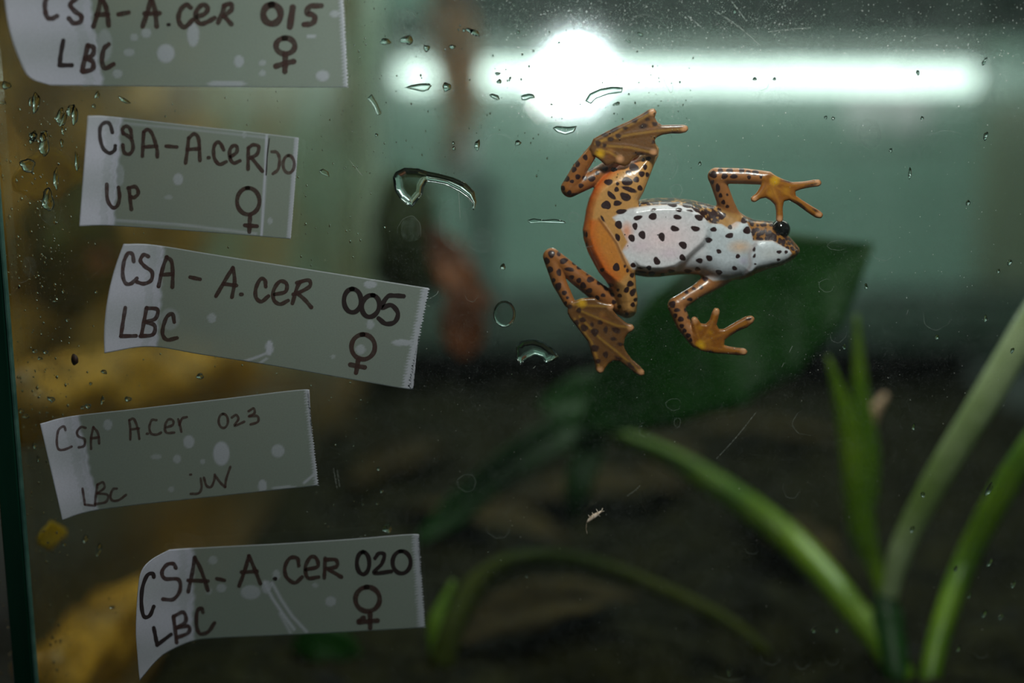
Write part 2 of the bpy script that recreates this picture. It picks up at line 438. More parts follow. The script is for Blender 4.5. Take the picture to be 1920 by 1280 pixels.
def leafblade(spine, width, mat, fold=0.25, thick=0.0004, cup_=0.0, n=7, name='leaf', parent=None, nrm=None):
    """leaf surface around a spine of 3-d points; width = half widths (m)"""
    sp = catmull(spine, 6); m = len(sp); wd = np.interp(np.linspace(0, 1, m), np.linspace(0, 1, len(width)), width)
    tg = np.gradient(sp, axis=0); tg /= np.linalg.norm(tg, axis=1)[:, None]+1e-12
    nr = np.array(nrm if nrm is not None else (0, -1, 0.25), float); nr /= np.linalg.norm(nr)
    v = []
    for lay in (0, 1):
        for i in range(m):
            b = np.cross(tg[i], nr); b /= np.linalg.norm(b)+1e-9; up = np.cross(b, tg[i])
            for k in range(n):
                u = -1+2*k/(n-1)
                v.append(sp[i]+b*wd[i]*u+up*(wd[i]*fold*abs(u)+0.06*wd[i]*math.sin(i*1.3+u*4)*abs(u))-up*thick*lay)
    f = []; L = m*n
    for i in range(m-1):
        for k in range(n-1):
            a_ = i*n+k; f.append((a_, a_+1, a_+n+1, a_+n)); f.append((L+a_, L+a_+n, L+a_+n+1, L+a_+1))
        a_ = i*n; f.append((a_, a_+n, L+a_+n, L+a_)); a_ = i*n+n-1; f.append((a_, L+a_, L+a_+n, a_+n))
    for k in range(n-1):
        f.append((k, L+k, L+k+1, k+1)); a_ = (m-1)*n+k; f.append((a_, a_+1, L+a_+1, L+a_))
    return mk(name, v, f, mat, parent)
PX = lambda Y: (Y-CAM[1])/FPX     # metres per pixel at depth Y
def flatleaf(pxs, wpx, Y, mat, label, cat='leaf', name='fallen_leaf', fold=0.2, group=None):
    Ys = Y if hasattr(Y, '__len__') else [Y]*len(pxs)
    o = leafblade([P(x, y, q) for (x, y), q in zip(pxs, Ys)], [w_*PX(np.mean(Ys)) for w_ in wpx], mat, fold, name=name)
    return tag(o, label, cat, group)
# ================================================================== ROOM BEHIND
Yw = 1.35
wx0, wx1 = P(-900, 640, Yw)[0], P(2600, 640, Yw)[0]
zf = -0.55
v, f = box((wx0, Yw, zf), (wx1, Yw+0.03, 0.9)); tag(mk('wall_back', v, f, M['wall'], smooth=False), 'pale green painted wall behind the tanks', None, kind='structure')
v, f = box((wx0, -1.0, zf-0.03), (wx1, Yw, zf)); tag(mk('floor', v, f, M['soil'], smooth=False), 'dark floor under the rack', None, kind='structure')

def bar(px0, py0, px1, py1, Y, dep):
    a = P(px0, py1, Y); b = P(px1, py0, Y)
    return (min(a[0], b[0]), Y, a[2]), (max(a[0], b[0]), Y+dep, b[2])
# fluorescent fixture
a, b = bar(735, 20, 1850, 96, 0.86, 0.10)
fix = empty('fluorescent_light', ((a[0]+b[0])/2, 0.9, a[2]))
tag(fix, 'lit fluorescent batten light with dark housing hanging behind the tank', 'light')
v, f = bevel_box(a, b, 0.004); mk('housing', v, f, M['darkmetal'], fix, smooth=False)
ta = P(738, 141, 0.90); tb = P(1832, 147, 0.90); tr_ = 0.0125
v, f = tube([ta+(tb-ta)*t for t in np.linspace(0, 1, 12)], [tr_]*12, 20); mk('tube', v, f, M['tube'], fix)
for t in (ta, tb):
    v, f = bevel_box((t[0]-0.006, 0.885, t[2]-0.016), (t[0]+0.006, 0.915, b[2]), 0.002); mk('lamp_holder', v, f, M['darkmetal'], fix, smooth=False)
# white reflector above the tube
ra = P(738, 84, 0.93); rb = P(1832, 92, 0.93)
v = []; f = []
for i, x in enumerate((ra[0], rb[0])):
    for q in range(9):
        an = math.radians(-15+q*22); v.append((x, 0.90+0.055*math.cos(an)*0.9, ta[2]+0.012+0.03*math.sin(an)))
for q in range(8): f.append((q, q+1, 9+q+1, 9+q))
mk('reflector', v, f, M['shelf'], fix)
# round bulb beside the tube
bc = P(1080, 146, 0.80)
bl = empty('lamp_bulb', bc); tag(bl, 'bright round bulb glowing in front of the fluorescent tube', 'lamp')
prof = [(0.0002,-0.0195),(0.008,-0.0185),(0.0135,-0.0145),(0.0165,-0.008),(0.0175,0),(0.0165,0.008),(0.015,0.015),(0.010,0.022),(0.008,0.028)]
v, f = lathe(prof, 24, bc); mk('globe', v, f, M['bulb'], bl)
v, f = lathe([(0.0085,0.026),(0.0095,0.028),(0.0095,0.045),(0.006,0.05),(0.002,0.055),(0.002,0.20)], 16, bc); mk('socket_and_cord', v, f, M['darkmetal'], bl)

# rack shelf behind, with its front rail
def shelfboard(name, px0, py0, px1, py1, Y, dep, mat, label, cat, group=None):
    a, b = bar(px0, py0, px1, py1, Y, dep); v, f = bevel_box(a, b, 0.003)
    return tag(mk(name, v, f, mat, smooth=False), label, cat, group)
shelfboard('rack_beam', 640, 540, 2100, 572, 0.80, 0.02, M['darkmetal'], 'dark horizontal rack beam above the grey green shelf rail', 'beam')
shelfboard('shelf_rail', 640, 572, 2100, 652, 0.82, 0.02, M['shelf'], 'grey green shelf rail below the dark rack beam', 'shelf')
shelfboard('rack_shelf', 640, 652, 2100, 800, 0.80, 0.45, M['darkmetal'], 'dark shelf board below the grey green rail', 'shelf')
shelfboard('hood_board', 840, -140, 2300, 66, 0.72, 0.02, M['blackplastic'], 'black board hanging above the fluorescent light', 'board')
shelfboard('cream_panel', 1838, 190, 2300, 540, 1.0, 0.02, M['cream'], 'cream board standing beside the end of the fluorescent light', 'board')
shelfboard('rack_post', 884, 330, 926, 660, 0.78, 0.02, M['darkmetal'], 'dark upright rack post behind the back pane', 'post')
flatleaf([(815, -120), (838, 20), (858, 120), (866, 210), (850, 300)], [8, 38, 46, 34, 3], 0.66, M['tanleaf'], 'tan dry leaf hanging in front of the fluorescent tube', name='hanging_leaf')
shelfboard('tan_strip', 640, -140, 668, 140, 0.70, 0.03, M['tanwood'], 'narrow tan wooden strip beside the corner seam', 'post')
# pots on the ledge below the light
lv, lf = bevel_box(*bar(690, 262, 1800, 276, 1.0, 0.10), 0.002)
tag(mk('wall_ledge', lv, lf, M['shelf'], smooth=False), 'thin ledge under the fluorescent light carrying pale cups', 'shelf')
ztop = P(960, 262, 1.0)[2]
def cup(px, py, wpx, hpx, Y, mat, label, group=None):
    c = P(px, py, Y); s = (c[1]-CAM[1])/FPX; r = wpx/2*s; h = hpx*s
    base = (c[0], c[1], c[2]-h/2)
    root = empty('plastic_cup', base); tag(root, label, 'cup', group)
    prof = [(0.001,0.0),(r*0.78,0.0),(r*0.82,h*0.05),(r*0.92,h*0.6),(r,h*0.94),(r*1.06,h*0.96),(r*1.06,h),(r*0.95,h),(r*0.75,h*0.08),(0.001,h*0.07)]
    v, f = lathe(prof, 20, base); mk('body', v, f, mat, root)
    v, f = lathe([(r*1.02,h*0.95),(r*1.1,h*0.96),(r*1.1,h*1.02),(0.9*r,h*1.03),(0.001,h*1.03)], 20, base); mk('lid', v, f, mat, root)
cup(1618, 205, 58, 72, 1.01, M['pinkwhite'], 'pinkish white lidded cup, narrower of two below the tube')
cup(1702, 208, 84, 66, 1.01, M['pinkwhite'], 'pinkish white lidded cup, wider of two below the tube')
cup(866, 222, 60, 74, 0.72, M['bluewhite'], 'bluish white lidded cup stacked beside the tan post')
cup(856, 290, 72, 62, 0.72, M['pinkwhite'], 'white lidded cup under the bluish white one')
shelfboard('bracket_shelf', 800, 322, 930, 336, 0.68, 0.10, M['darkmetal'], 'small dark bracket shelf under two stacked cups', 'shelf')

# ================================================================== THINGS INSIDE THE TANK
def log(name, path, r, mat, label, cat='driftwood'):
    p = catmull(path, 8); m = len(p); rr = np.interp(np.linspace(0, 1, m), np.linspace(0, 1, len(r)), r)
    v, f = tube(p, rr, 18); v = np.array(v)
    for i in range(m):
        c = p[i]
        for k in range(18):
            q = i*18+k; s_ = 1+0.13*math.sin(k*1.7+i*0.35)+0.10*math.sin(k*0.9-i*0.8)+random.uniform(-0.05, 0.05)
            v[q] = c+(v[q]-c)*s_
    return tag(mk(name, v, f, mat), label, cat)
log('driftwood_branch', [P(20, 765, 0.09), P(140, 745, 0.14), P(270, 720, 0.20), P(390, 700, 0.27), P(450, 690, 0.32)], [0.012, 0.016, 0.019, 0.019, 0.012], M['driftwood'], 'long golden brown driftwood branch behind the tape labels')
log('driftwood_branch', [P(85, 1285, 0.055), P(150, 1228, 0.085), P(230, 1160, 0.12), P(300, 1095, 0.17)], [0.010, 0.012, 0.012, 0.006], M['driftwood'], 'short golden brown driftwood piece low behind the side pane')
def clump(name, c, r, mat, label, cat, seed):
    rng = np.random.RandomState(seed); v = []; f = []; nu, nv = 28, 18
    ph = rng.rand(12)*6.28; 
    for i in range(nv+1):
        th = math.pi*i/nv
        for k in range(nu):
            p_ = 2*math.pi*k/nu
            s_ = 1+0.14*math.sin(5*p_+ph[0]+3*th)+0.12*math.sin(4*th+ph[1]+2*p_)+0.08*math.sin(9*p_+ph[2])+rng.uniform(-0.06, 0.06)
            v.append((c[0]+r[0]*s_*math.sin(th)*math.cos(p_), c[1]+r[1]*s_*math.sin(th)*math.sin(p_), c[2]+r[2]*s_*math.cos(th)))
    for i in range(nv):
        for k in range(nu): f.append((i*nu+k, (i+1)*nu+k, (i+1)*nu+(k+1)%nu, i*nu+(k+1)%nu))
    return tag(mk(name, v, f, mat), label, cat)
# the neighbouring tank behind the side pane: bark sheet, floor board
nb = np.random.RandomState(9); ny_, nz_ = 70, 50
YY, ZZ = np.meshgrid(np.linspace(-0.05, 0.95, ny_), np.linspace(ZB, 0.23, nz_), indexing='ij')
XX = -0.36+0.012*np.sin(YY*40+ZZ*30)+0.010*np.sin(ZZ*70-YY*25)+nb.rand(ny_, nz_)*0.008
vb = np.concatenate([np.stack([XX, YY, ZZ], -1).reshape(-1, 3), np.stack([XX*0-0.39, YY, ZZ], -1).reshape(-1, 3)]); LB = ny_*nz_
fb = []
for i in range(ny_-1):
    for j in range(nz_-1):
        a_ = i*nz_+j; fb.append((a_, a_+nz_, a_+nz_+1, a_+1)); fb.append((LB+a_, LB+a_+1, LB+a_+nz_+1, LB+a_+nz_))
for i in range(ny_-1):
    a_ = i*nz_; fb.append((a_, LB+a_, LB+a_+nz_, a_+nz_)); a_ = i*nz_+nz_-1; fb.append((a_, a_+nz_, LB+a_+nz_, LB+a_))
tag(mk('bark_sheet', vb, fb, M['bark']), 'rough brown bark sheet beyond the wet side pane', 'bark')
v, f = bevel_box((-0.62, -0.03, ZB-0.03), (0.62, 0.70, ZB-0.0062), 0.003); tag(mk('rack_deck', v, f, M['darkmetal'], smooth=False), 'dark rack board carrying the tanks', 'shelf')
# clinging to / hanging near the side pane
def onside(px, py, X=XL-EDGE-0.0012):
    r = ray(px, py); return CAM+r*(X/r[0])
tag(leafblade([onside(26, 345), onside(60, 335), onside(105, 326), onside(156, 332)], [0.0015, 0.0055, 0.0068, 0.001], M['yellow'], 0.05, name='yellow_leaf', nrm=(1, 0, 0)), 'yellow leaf stuck on the wet side pane beside the torn tape', 'leaf')
tag(leafblade([onside(72, 1012), onside(95, 1004), onside(125, 998)], [0.001, 0.004, 0.0008], M['yellow'], 0.05, name='yellow_leaf', nrm=(1, 0, 0)), 'small yellow leaf below the handwritten tape ending in juv', 'leaf')
flatleaf([(165, 470), (190, 485), (220, 500)], [8, 34, 8], 0.14, M['pinkleaf'], 'pinkish leaf between the tape labels by the side pane', name='pink_leaf')
clump('moss_clump', P(120, 470, 0.17), (0.020, 0.02, 0.022), M['moss'], 'dark green moss clump against the side pane', 'moss', 3)
# brown dead leaves hanging behind the glass left of the frog
flatleaf([(800, 420), (835, 470), (860, 520), (925, 575)], [6, 34, 36, 6], [0.22, 0.22, 0.21, 0.20], M['deadleaf'], 'narrow brown dead leaf hanging behind the glass', name='dead_leaf')
flatleaf([(850, 540), (865, 590), (870, 640), (868, 672)], [8, 44, 38, 6], [0.17, 0.17, 0.17, 0.17], M['deadleaf'], 'broad orange brown dead leaf hanging below the narrow one', name='dead_leaf')
clump('moss_clump', P(765, 450, 0.34), (0.020, 0.02, 0.032), M['moss'], 'dark mossy clump behind the dead leaves', 'moss', 5)
# leaf litter lying on the soil
for k, (px, py, Y, L, ang) in enumerate([(560, 800, 0.36, 0.05, 20), (900, 1010, 0.20, 0.045, 150), (1130, 1010, 0.24, 0.05, 15), (1420, 860, 0.36, 0.06, 165), (1030, 1250, 0.10, 0.04, 30), (1480, 1060, 0.17, 0.04, 100), (760, 880, 0.30, 0.045, 60), (1250, 930, 0.30, 0.05, 80)]):
    c = P(px, py, Y); c = np.array([c[0], c[1], ZB+0.011]); d = np.array([math.cos(math.radians(ang)), math.sin(math.radians(ang)), 0])*L
    o = leafblade([c-d, c-d*0.3+[0, 0, 0.004], c+d*0.3+[0, 0, 0.005], c+d], [0.003, 0.016, 0.014, 0.001], M['litter'], 0.2, name='fallen_leaf', nrm=(0.1, 0, 1))
    tag(o, 'dry brown leaf lying flat on the dark soil', 'leaf', 'dry leaves on the soil')

# big plant right of / behind the frog
def stem(path, rpx, mat, parent, name='stem'):
    p = [P(x, y, Y) for x, y, Y in path]; pp = catmull(p, 8); pp = pp[pp[:, 2] > ZB+0.006] if (pp[:, 2] > ZB+0.006).sum() > 4 else pp
    rr = np.interp(np.linspace(0, 1, len(pp)), np.linspace(0, 1, len(rpx)), rpx)*PX(np.mean([q[2] for q in path]))
    v, f = tube(pp, rr, 12); return mk(name, v, f, mat, parent)
base = P(1712, 1420, 0.05); base[2] = ZB+0.004
plant = empty('arum_plant', base)
tag(plant, 'green plant with long arching stalks and a broad dark leaf behind the frog', 'plant')
stem([(1662, 1140, 0.075), (1690, 1030, 0.072), (1755, 900, 0.068), (1840, 760, 0.062), (1935, 600, 0.058), (2060, 400, 0.055)], [15, 22, 26, 27, 27, 22], M['palestem'], plant)
stem([(1735, 1420, 0.05), (1742, 1290, 0.056), (1765, 1180, 0.066), (1812, 1050, 0.078), (1880, 920, 0.074), (1960, 800, 0.07), (2110, 600, 0.07)], [20, 21, 22, 24, 25, 24, 20], M['stem'], plant)
stem([(1668, 1150, 0.085), (1640, 1060, 0.09), (1618, 1000, 0.09), (1606, 900, 0.09), (1588, 790, 0.09), (1553, 670, 0.088)], [10, 16, 26, 28, 22, 4], M['stem'], plant)
stem([(1632, 940, 0.095), (1628, 850, 0.096), (1614, 740, 0.096), (1606, 590, 0.094)], [14, 22, 17, 3], M['stem'], plant)
stem([(1715, 1440, 0.05), (1695, 1280, 0.060), (1590, 1130, 0.085), (1480, 1010, 0.115), (1360, 920, 0.125), (1260, 860, 0.13), (1180, 825, 0.13), (1100, 790, 0.13)], [24, 26, 28, 28, 24, 20, 17, 14], M['stem'], plant)
stem([(1712, 1440, 0.05), (1684, 1280, 0.060), (1668, 1180, 0.070), (1660, 1120, 0.075)], [26, 28, 30, 22], M['leaf'], plant, 'sheath')
leafblade([P(2050, 410, 0.055), P(2120, 330, 0.06), P(2200, 290, 0.07), P(2300, 300, 0.08)], [w_*PX(0.06) for w_ in (20, 90, 80, 3)], M['leaf'], 0.2, name='leaf_blade', parent=plant)
leafblade([P(2100, 610, 0.07), P(2180, 540, 0.075), P(2260, 520, 0.08), P(2360, 560, 0.09)], [w_*PX(0.07) for w_ in (18, 80, 70, 3)], M['leaf'], 0.2, name='leaf_blade', parent=plant)
bl_ = leafblade([P(1090, 800, 0.115), P(1180, 740, 0.11), P(1300, 660, 0.10), P(1420, 580, 0.095), P(1530, 520, 0.088), P(1638, 458, 0.082)],
          [w_*PX(0.1) for w_ in (10, 80, 130, 140, 96, 2)], M['leaf'], 0.16, name='leaf_blade', parent=plant, n=11)
leafblade([P(1090, 790, 0.13), P(1010, 835, 0.125), P(930, 890, 0.12), P(850, 960, 0.115), P(780, 1015, 0.11)], [w_*PX(0.12) for w_ in (34, 36, 32, 30, 8)], M['leaf'], 0.3, name='leaf_blade', parent=plant)
leafblade([P(1120, 800, 0.13), P(1095, 870, 0.125), P(1080, 930, 0.12), P(1076, 985, 0.12)], [w_*PX(0.12) for w_ in (24, 30, 24, 3)], M['leaf'], 0.3, name='leaf_blade', parent=plant)
leafblade([P(1010, 760, 0.14), P(1080, 750, 0.14), P(1160, 740, 0.14), P(1240, 750, 0.14)], [w_*PX(0.14) for w_ in (8, 50, 56, 10)], M['leaf'], 0.2, name='leaf_blade', parent=plant)
stem([(1660, 740, 0.10), (1630, 790, 0.10), (1622, 860, 0.098), (1626, 930, 0.095)], [6, 14, 16, 8], M['husk'], plant, 'dry_husk')
plant2 = empty('trailing_plant', np.append(P(828, 1250, 0.068)[:2], ZB+0.004)); tag(plant2, 'low olive green plant with a bowed stalk near the soil', 'plant')
stem([(828, 1250, 0.068), (850, 1170, 0.075), (900, 1090, 0.085), (980, 1050, 0.09), (1100, 1055, 0.095), (1250, 1110, 0.09), (1370, 1170, 0.085), (1440, 1225, 0.08)], [24, 26, 24, 20, 16, 15, 14, 10], M['olive'], plant2)
stem([(822, 1250, 0.07), (818, 1170, 0.075), (850, 1090, 0.08)], [14, 18, 5], M['stem'], plant2)
plant3 = empty('small_plant', np.append(P(560, 1300, 0.1)[:2], ZB+0.004)); tag(plant3, 'small dark leafy plant below the lowest tape label', 'plant')
leafblade([P(690, 1270, 0.09), P(640, 1220, 0.09), P(590, 1205, 0.09), P(530, 1260, 0.09)], [w_*PX(0.09) for w_ in (8, 36, 40, 6)], M['leaf'], 0.25, name='leaf_blade', parent=plant3)
stem([(690, 1275, 0.09), (700, 1340, 0.09), (640, 1450, 0.1)], [5, 7, 8], M['stem'], plant3)

# ================================================================== THE FROG
Z1 = lambda L: np.array([(980+x/4, 180+y/4) for x, y in L])
Z2 = lambda L: np.array([(980+x/4.4125, 430+y/4.4125) for x, y in L])
Z3 = lambda L: np.array([(1220+x/3.2, 290+y/3.2) for x, y in L])
Z4 = lambda L: np.array([(1090+x/4.571, 340+y/4.571) for x, y in L])
foot_u = Z1([(500,395),(530,320),(600,280),(700,230),(800,185),(900,130),(950,100),(985,97),(1003,125),(990,160),(1010,195),(1045,218),(1110,215),(1200,215),(1235,228),(1240,250),(1220,272),(1180,282),(1110,280),(1050,290),(1005,310),(990,330),(1000,370),(1017,410),(1010,445),(985,455),(960,445),(920,440),(870,445),(830,470),(800,510),(770,528),(730,520),(680,505),(650,520),(620,520),(590,490),(560,465),(520,445)])
foot_l = Z2([(370,690),(375,610),(430,590),(480,570),(560,565),(600,565),(625,590),(690,610),(740,615),(755,640),(745,665),(780,710),(840,760),(870,780),(905,785),(920,815),(905,840),(870,860),(845,900),(835,960),(850,1000),(900,1070),(970,1130),(1005,1170),(1005,1200),(975,1210),(930,1190),(870,1140),(800,1090),(750,1085),(710,1110),(680,1150),(665,1180),(635,1190),(605,1165),(600,1110),(580,1050),(555,970),(540,920),(500,870),(440,790),(390,730)])
hand_u = Z3([(690,105),(740,120),(790,145),(850,165),(920,165),(975,150),(1010,150),(1022,170),(1005,188),(960,195),(900,208),(868,220),(870,245),(905,275),(960,310),(1010,335),(1032,360),(1022,380),(990,378),(940,345),(880,300),(830,272),(800,280),(790,320),(793,370),(790,395),(772,405),(755,390),(755,340),(745,300),(720,275),(690,258),(655,265),(630,280),(608,275),(607,255),(630,235),(650,205),(665,175),(670,140)])
hand_l = Z3([(245,985),(262,975),(285,985),(300,1010),(330,1015),(355,990),(370,940),(385,920),(405,925),(413,945),(405,980),(395,1020),(410,1045),(440,1045),(500,1010),(570,970),(600,965),(618,980),(615,1005),(580,1035),(520,1060),(470,1090),(445,1110),(440,1140),(470,1150),(520,1160),(560,1160),(577,1180),(565,1200),(530,1203),(450,1195),(370,1190),(300,1175),(270,1155),(255,1110),(245,1050)])
thigh = np.array([(1237,277),(1228,268),(1215,277),(1200,288),(1187,297),(1160,305),(1145,316),(1130,330),(1115,350),(1105,370),(1099,392),(1096,412),(1092.5,430),(1094,447),(1102,472),(1115,497),(1123,511),(1135,525),(1148,545),(1154,568),(1162,586),(1172,594),(1181,594),(1191,586),(1196,570),(1196,557),(1193,540),(1192,525),(1190,512),(1195,495),(1200,460),(1200,420),(1198,390),(1197,376),(1206,360),(1217,334),(1228,308),(1236,292)])
belly = Z4([(250,330),(290,260),(390,205),(470,180),(560,165),(680,158),(820,158),(940,180),(1030,225),(1095,300),(1125,390),(1115,480),(1060,560),(960,650),(880,720),(800,775),(680,800),(560,800),(450,780),(380,720),(320,620),(270,480)])
trunk = Z4([(330,240),(400,190),(470,165),(560,150),(680,140),(820,140),(950,160),(1080,190),(1180,225),(1260,262),(1370,290),(1430,320),(1460,420),(1480,560),(1470,690),(1440,780),(1370,830),(1250,855),(1150,860),(1090,835),(1020,800),(930,795),(850,795),(760,805),(650,818),(560,818),(480,806),(400,790),(330,700),(300,500)])
head = Z4([(1360,310),(1430,322),(1500,330),(1620,338),(1700,370),(1765,460),(1820,520),(1858,565),(1866,590),(1855,618),(1825,648),(1775,685),(1700,722),(1600,748),(1500,785),(1420,815),(1360,820),(1330,650),(1330,450)])
jaw = Z4([(1490,530),(1560,508),(1640,505),(1720,535),(1790,570),(1835,600),(1820,632),(1760,672),(1680,705),(1590,720),(1500,740),(1450,760),(1450,640)])
lo = P(1000, 720, PANE)*1000; hi = P(1555, 190, PANE+0.02)*1000
FR = Field((lo[0]-1, -0.6, lo[2]-1), (hi[0]+1, 17.0, hi[2]+1), 0.2)
def ch(Z, L, k, flat=1.0):
    pts = []
    for (x, y, rz, yc) in L:
        q = Z([(x, y)]); s_ = {Z1: 4, Z2: 4.4125, Z3: 3.2, Z4: 4.571}[Z]
        m_ = mm(q, yc)[0]; r_ = rz/s_*(DIST+PANE+yc/1000)/FPX*1000
        pts.append((m_[0], yc, m_[1], r_))
    FR.chain(pts, k, flat=flat)
# trunk: rounded mass, belly pressed flat on the glass
FR.slab(mm(trunk, 7.0), 7.4, 6.0, 5.6, 0)
FR.slab(mm(belly, 4.5), 4.7, 5.6, 5.2, 0.5)
FR.slab(mm(head, 7.0), 7.2, 4.6, 4.2, 1.6)
FR.slab(mm(jaw, 4.0), 4.9, 2.9, 1.9, 1.6)
ch(Z4, [(1640,410,62,8.4),(1720,400,60,8.6)], 0.8)          # brow under the eye
# thighs and seat, pressed on the glass in the middle, knees further back
def ythigh(X, Z):
    zc = mm(np.array([[1140, 425]]), 3)[0][1]
    up = np.clip((Z-zc-8.0)/8.0, 0, 1); dn = np.clip((zc-Z-11.0)/7.0, 0, 1)
    return 3.55+2.1*up+1.6*dn
FR.slab(mm(thigh, 3.6), ythigh, 4.2, 3.7, 0.6)
ch(Z1, [(960,410,60,6.2),(760,480,64,6.0),(600,575,66,4.6),(355,700,58,3.2)], 0.4)      # shank, upper leg
ch(Z1, [(345,690,58,3.0),(430,545,56,2.6),(535,400,42,1.6)], 0.25)                       # tarsus
ch(Z2, [(865,655,78,6.2),(700,575,84,5.4),(450,390,72,3.8),(240,215,62,3.0)], 0.4)
ch(Z2, [(228,225,60,3.0),(300,430,60,2.6),(385,600,48,1.6)], 0.25)
# arms
ch(Z3, [(480,400,66,6.4),(450,290,48,4.6),(395,135,46,3.2)], 1.6)
ch(Z3, [(392,125,47,3.2),(560,128,46,2.6),(700,140,40,1.5),(760,180,34,1.1)], 0.5)
ch(Z3, [(400,740,60,6.8),(270,825,42,4.6),(160,895,46,3.2)], 1.6)
ch(Z3, [(150,905,48,3.2),(200,1020,45,2.4),(275,1120,40,1.3)], 0.5)
# feet and hands: webbed plates touching the glass with toe ridges
for poly in (foot_u, foot_l): FR.slab(mm(poly, 0.8), 0.86, 0.78, 0.6, 0.12, m=1.0)
for poly in (hand_u, hand_l): FR.slab(mm(poly, 0.8), 0.85, 0.8, 0.7, 0.2, m=1.0)
toes = [(Z1, [(545,360),(760,240),(900,165),(975,118)]), (Z1, [(560,345),(800,290),(1000,262),(1215,245)]), (Z1, [(600,370),(800,385),(980,425)]), (Z1, [(560,400),(650,420),(730,470)]),
        (Z2, [(420,620),(560,630),(730,638)]), (Z2, [(450,660),(640,740),(780,795),(898,812)]), (Z2, [(470,720),(640,900),(780,1010),(980,1185)]), (Z2, [(430,740),(570,930),(620,1080),(638,1165)])]
for Zf, pts in toes: ch(Zf, [(x, y, 20, 0.72) for x, y in pts], 0.5)
fing = [(Z3, [(720,150),(840,185),(1003,170)]), (Z3, [(720,170),(850,255),(1012,360)]), (Z3, [(735,200),(772,290),(773,388)]), (Z3, [(700,190),(655,240),(620,265)]),
        (Z3, [(300,1130),(275,1050),(262,990)]), (Z3, [(310,1110),(360,1030),(395,938)]), (Z3, [(320,1120),(440,1070),(603,985)]), (Z3, [(310,1150),(420,1165),(560,1182)])]
for Zf, pts in fing: ch(Zf, [(x, y, 17 if i < len(pts)-1 else 19, 0.7) for i, (x, y) in enumerate(pts)], 0.3)
FR.F = np.maximum(FR.F, (0.03-FR.ax[1])[None, :, None]).astype(np.float32)
V, Q = FR.mesh()
V[:, 1] += PANE*1000; VW = V/1000
U, W_ = proj(VW)
# ---- colour: base tone per vertex and signed distance to the nearest dark spot
def inpoly(poly, soft): return np.clip(0.5-sd_poly(poly, U, W_)/(2*soft), 0, 1)
C = np.tile(lin((160, 104, 56)), (len(V), 1))
def paint(mask, rgb):
    global C
    C = C*(1-mask[:, None])+lin(rgb)*mask[:, None]
def segd(pts):
    d = np.full(len(U), 1e9)
    for a, b in zip(pts[:-1], pts[1:]):
        e = b-a; t = np.clip(((U-a[0])*e[0]+(W_-a[1])*e[1])/(e@e), 0, 1)
        d = np.minimum(d, np.hypot(U-a[0]-e[0]*t, W_-a[1]-e[1]*t))
    return d
yv = V[:, 1]-PANE*1000
legs = ((U < 1250) & ~((U > 1140) & (W_ > 370) & (W_ < 520))).astype(float)
paint(legs*0.6, (146, 86, 32))
mth = inpoly(thigh, 2.0); paint(mth, (198, 146, 82))
outer = np.array([(1187,297),(1160,305),(1145,316),(1130,330),(1115,350),(1105,370),(1099,392),(1096,412),(1092,430),(1094,447),(1102,472),(1115,497),(1123,511),(1140,530)])
do = segd(outer)
paint(mth*np.clip(1.15-do/16, 0, 1), (206, 92, 20))
seat = Z4([(60,330),(170,330),(260,470),(320,600),(370,720),(410,770),(330,860),(230,850),(150,760),(80,600)])
ms = inpoly(seat, 4); paint(ms*0.85, (204, 126, 42)); paint(ms*np.clip(1.2-do/26, 0, 1), (210, 92, 18))
edge_ = Z4([(100,340),(150,330),(250,450),(320,590),(330,600)]); 
wht = Z4([(270,310),(330,270),(420,232),(600,205),(820,195),(960,235),(1040,300),(1100,360),(1200,370),(1250,400),(1330,350),(1420,360),(1450,420),(1470,510),(1560,510),(1640,512),(1725,560),(1780,588),(1800,618),(1765,666),(1700,698),(1600,720),(1500,745),(1400,800),(1250,840),(1130,845),(1000,775),(850,770),(700,775),(560,770),(440,750),(350,600),(400,520),(340,400)])
front_side = np.clip((9.0-yv)/2.0, 0, 1)
flank = inpoly(trunk, 2)*(1-mth); paint(flank, (172, 128, 72)); 
hd = inpoly(head, 2); paint(hd, (150, 100, 38))
mw = inpoly(wht, 2.2)*front_side
paint(mw, (222, 222, 226))
chest = np.clip((U-1318)/14, 0, 1)*mw; paint(chest*0.75, (196, 208, 214))
low = np.clip((W_-440)/70, 0, 1)*np.clip((U-1260)/60, 0, 1)*mw; paint(low*0.45, (176, 184, 196))  # shade painted in: chest and throat dim towards the lower side
for (x, y, rx, ry, rgb, s_) in [(390, 430, 60, 90, (226,140,84), 0.9), (370, 540, 40, 50, (226,150,100), 0.7), (1360, 560, 110, 60, (226,176,126), 0.65), (700, 480, 330, 190, (242,218,222), 0.8), (500, 560, 130, 60, (220,196,208), 0.5), (760, 620, 110, 60, (222,198,214), 0.5), (1390, 680, 50, 40, (190,180,206), 0.6), (1290, 330, 70, 80, (226,150,96), 0.85), (1060, 230, 40, 30, (150,110,60), 0.3), (1120, 800, 60, 50, (206,150,120), 0.5), (1640, 620, 150, 70, (206,208,206), 0.6), (730, 780, 90, 25, (198,140,120), 0.8)]:
    q = Z4([(x, y)])[0]; paint(s_*np.clip(1.2-np.hypot((U-q[0])/(rx/4.571), (W_-q[1])/(ry/4.571)), 0, 1)*(mw if x > 300 else 1), rgb)
jl = segd(Z4([(1500,525),(1440,620),(1450,720),(1400,800)])); paint(0.5*np.clip(1-jl/6, 0, 1)*hd, (150, 120, 116))
jl = segd(Z4([(1500,745),(1620,722),(1740,690),(1830,640)])); paint(0.7*np.clip(1-jl/5, 0, 1)*hd, (140, 104, 80))
cr = segd(Z4([(150,320),(230,430),(300,530),(340,620),(385,720),(430,785),(560,815)])); paint(0.65*np.clip(1.2-cr/3.2, 0, 1), (112, 58, 30))  # crease shade painted as a dark line, with a pale line beside it
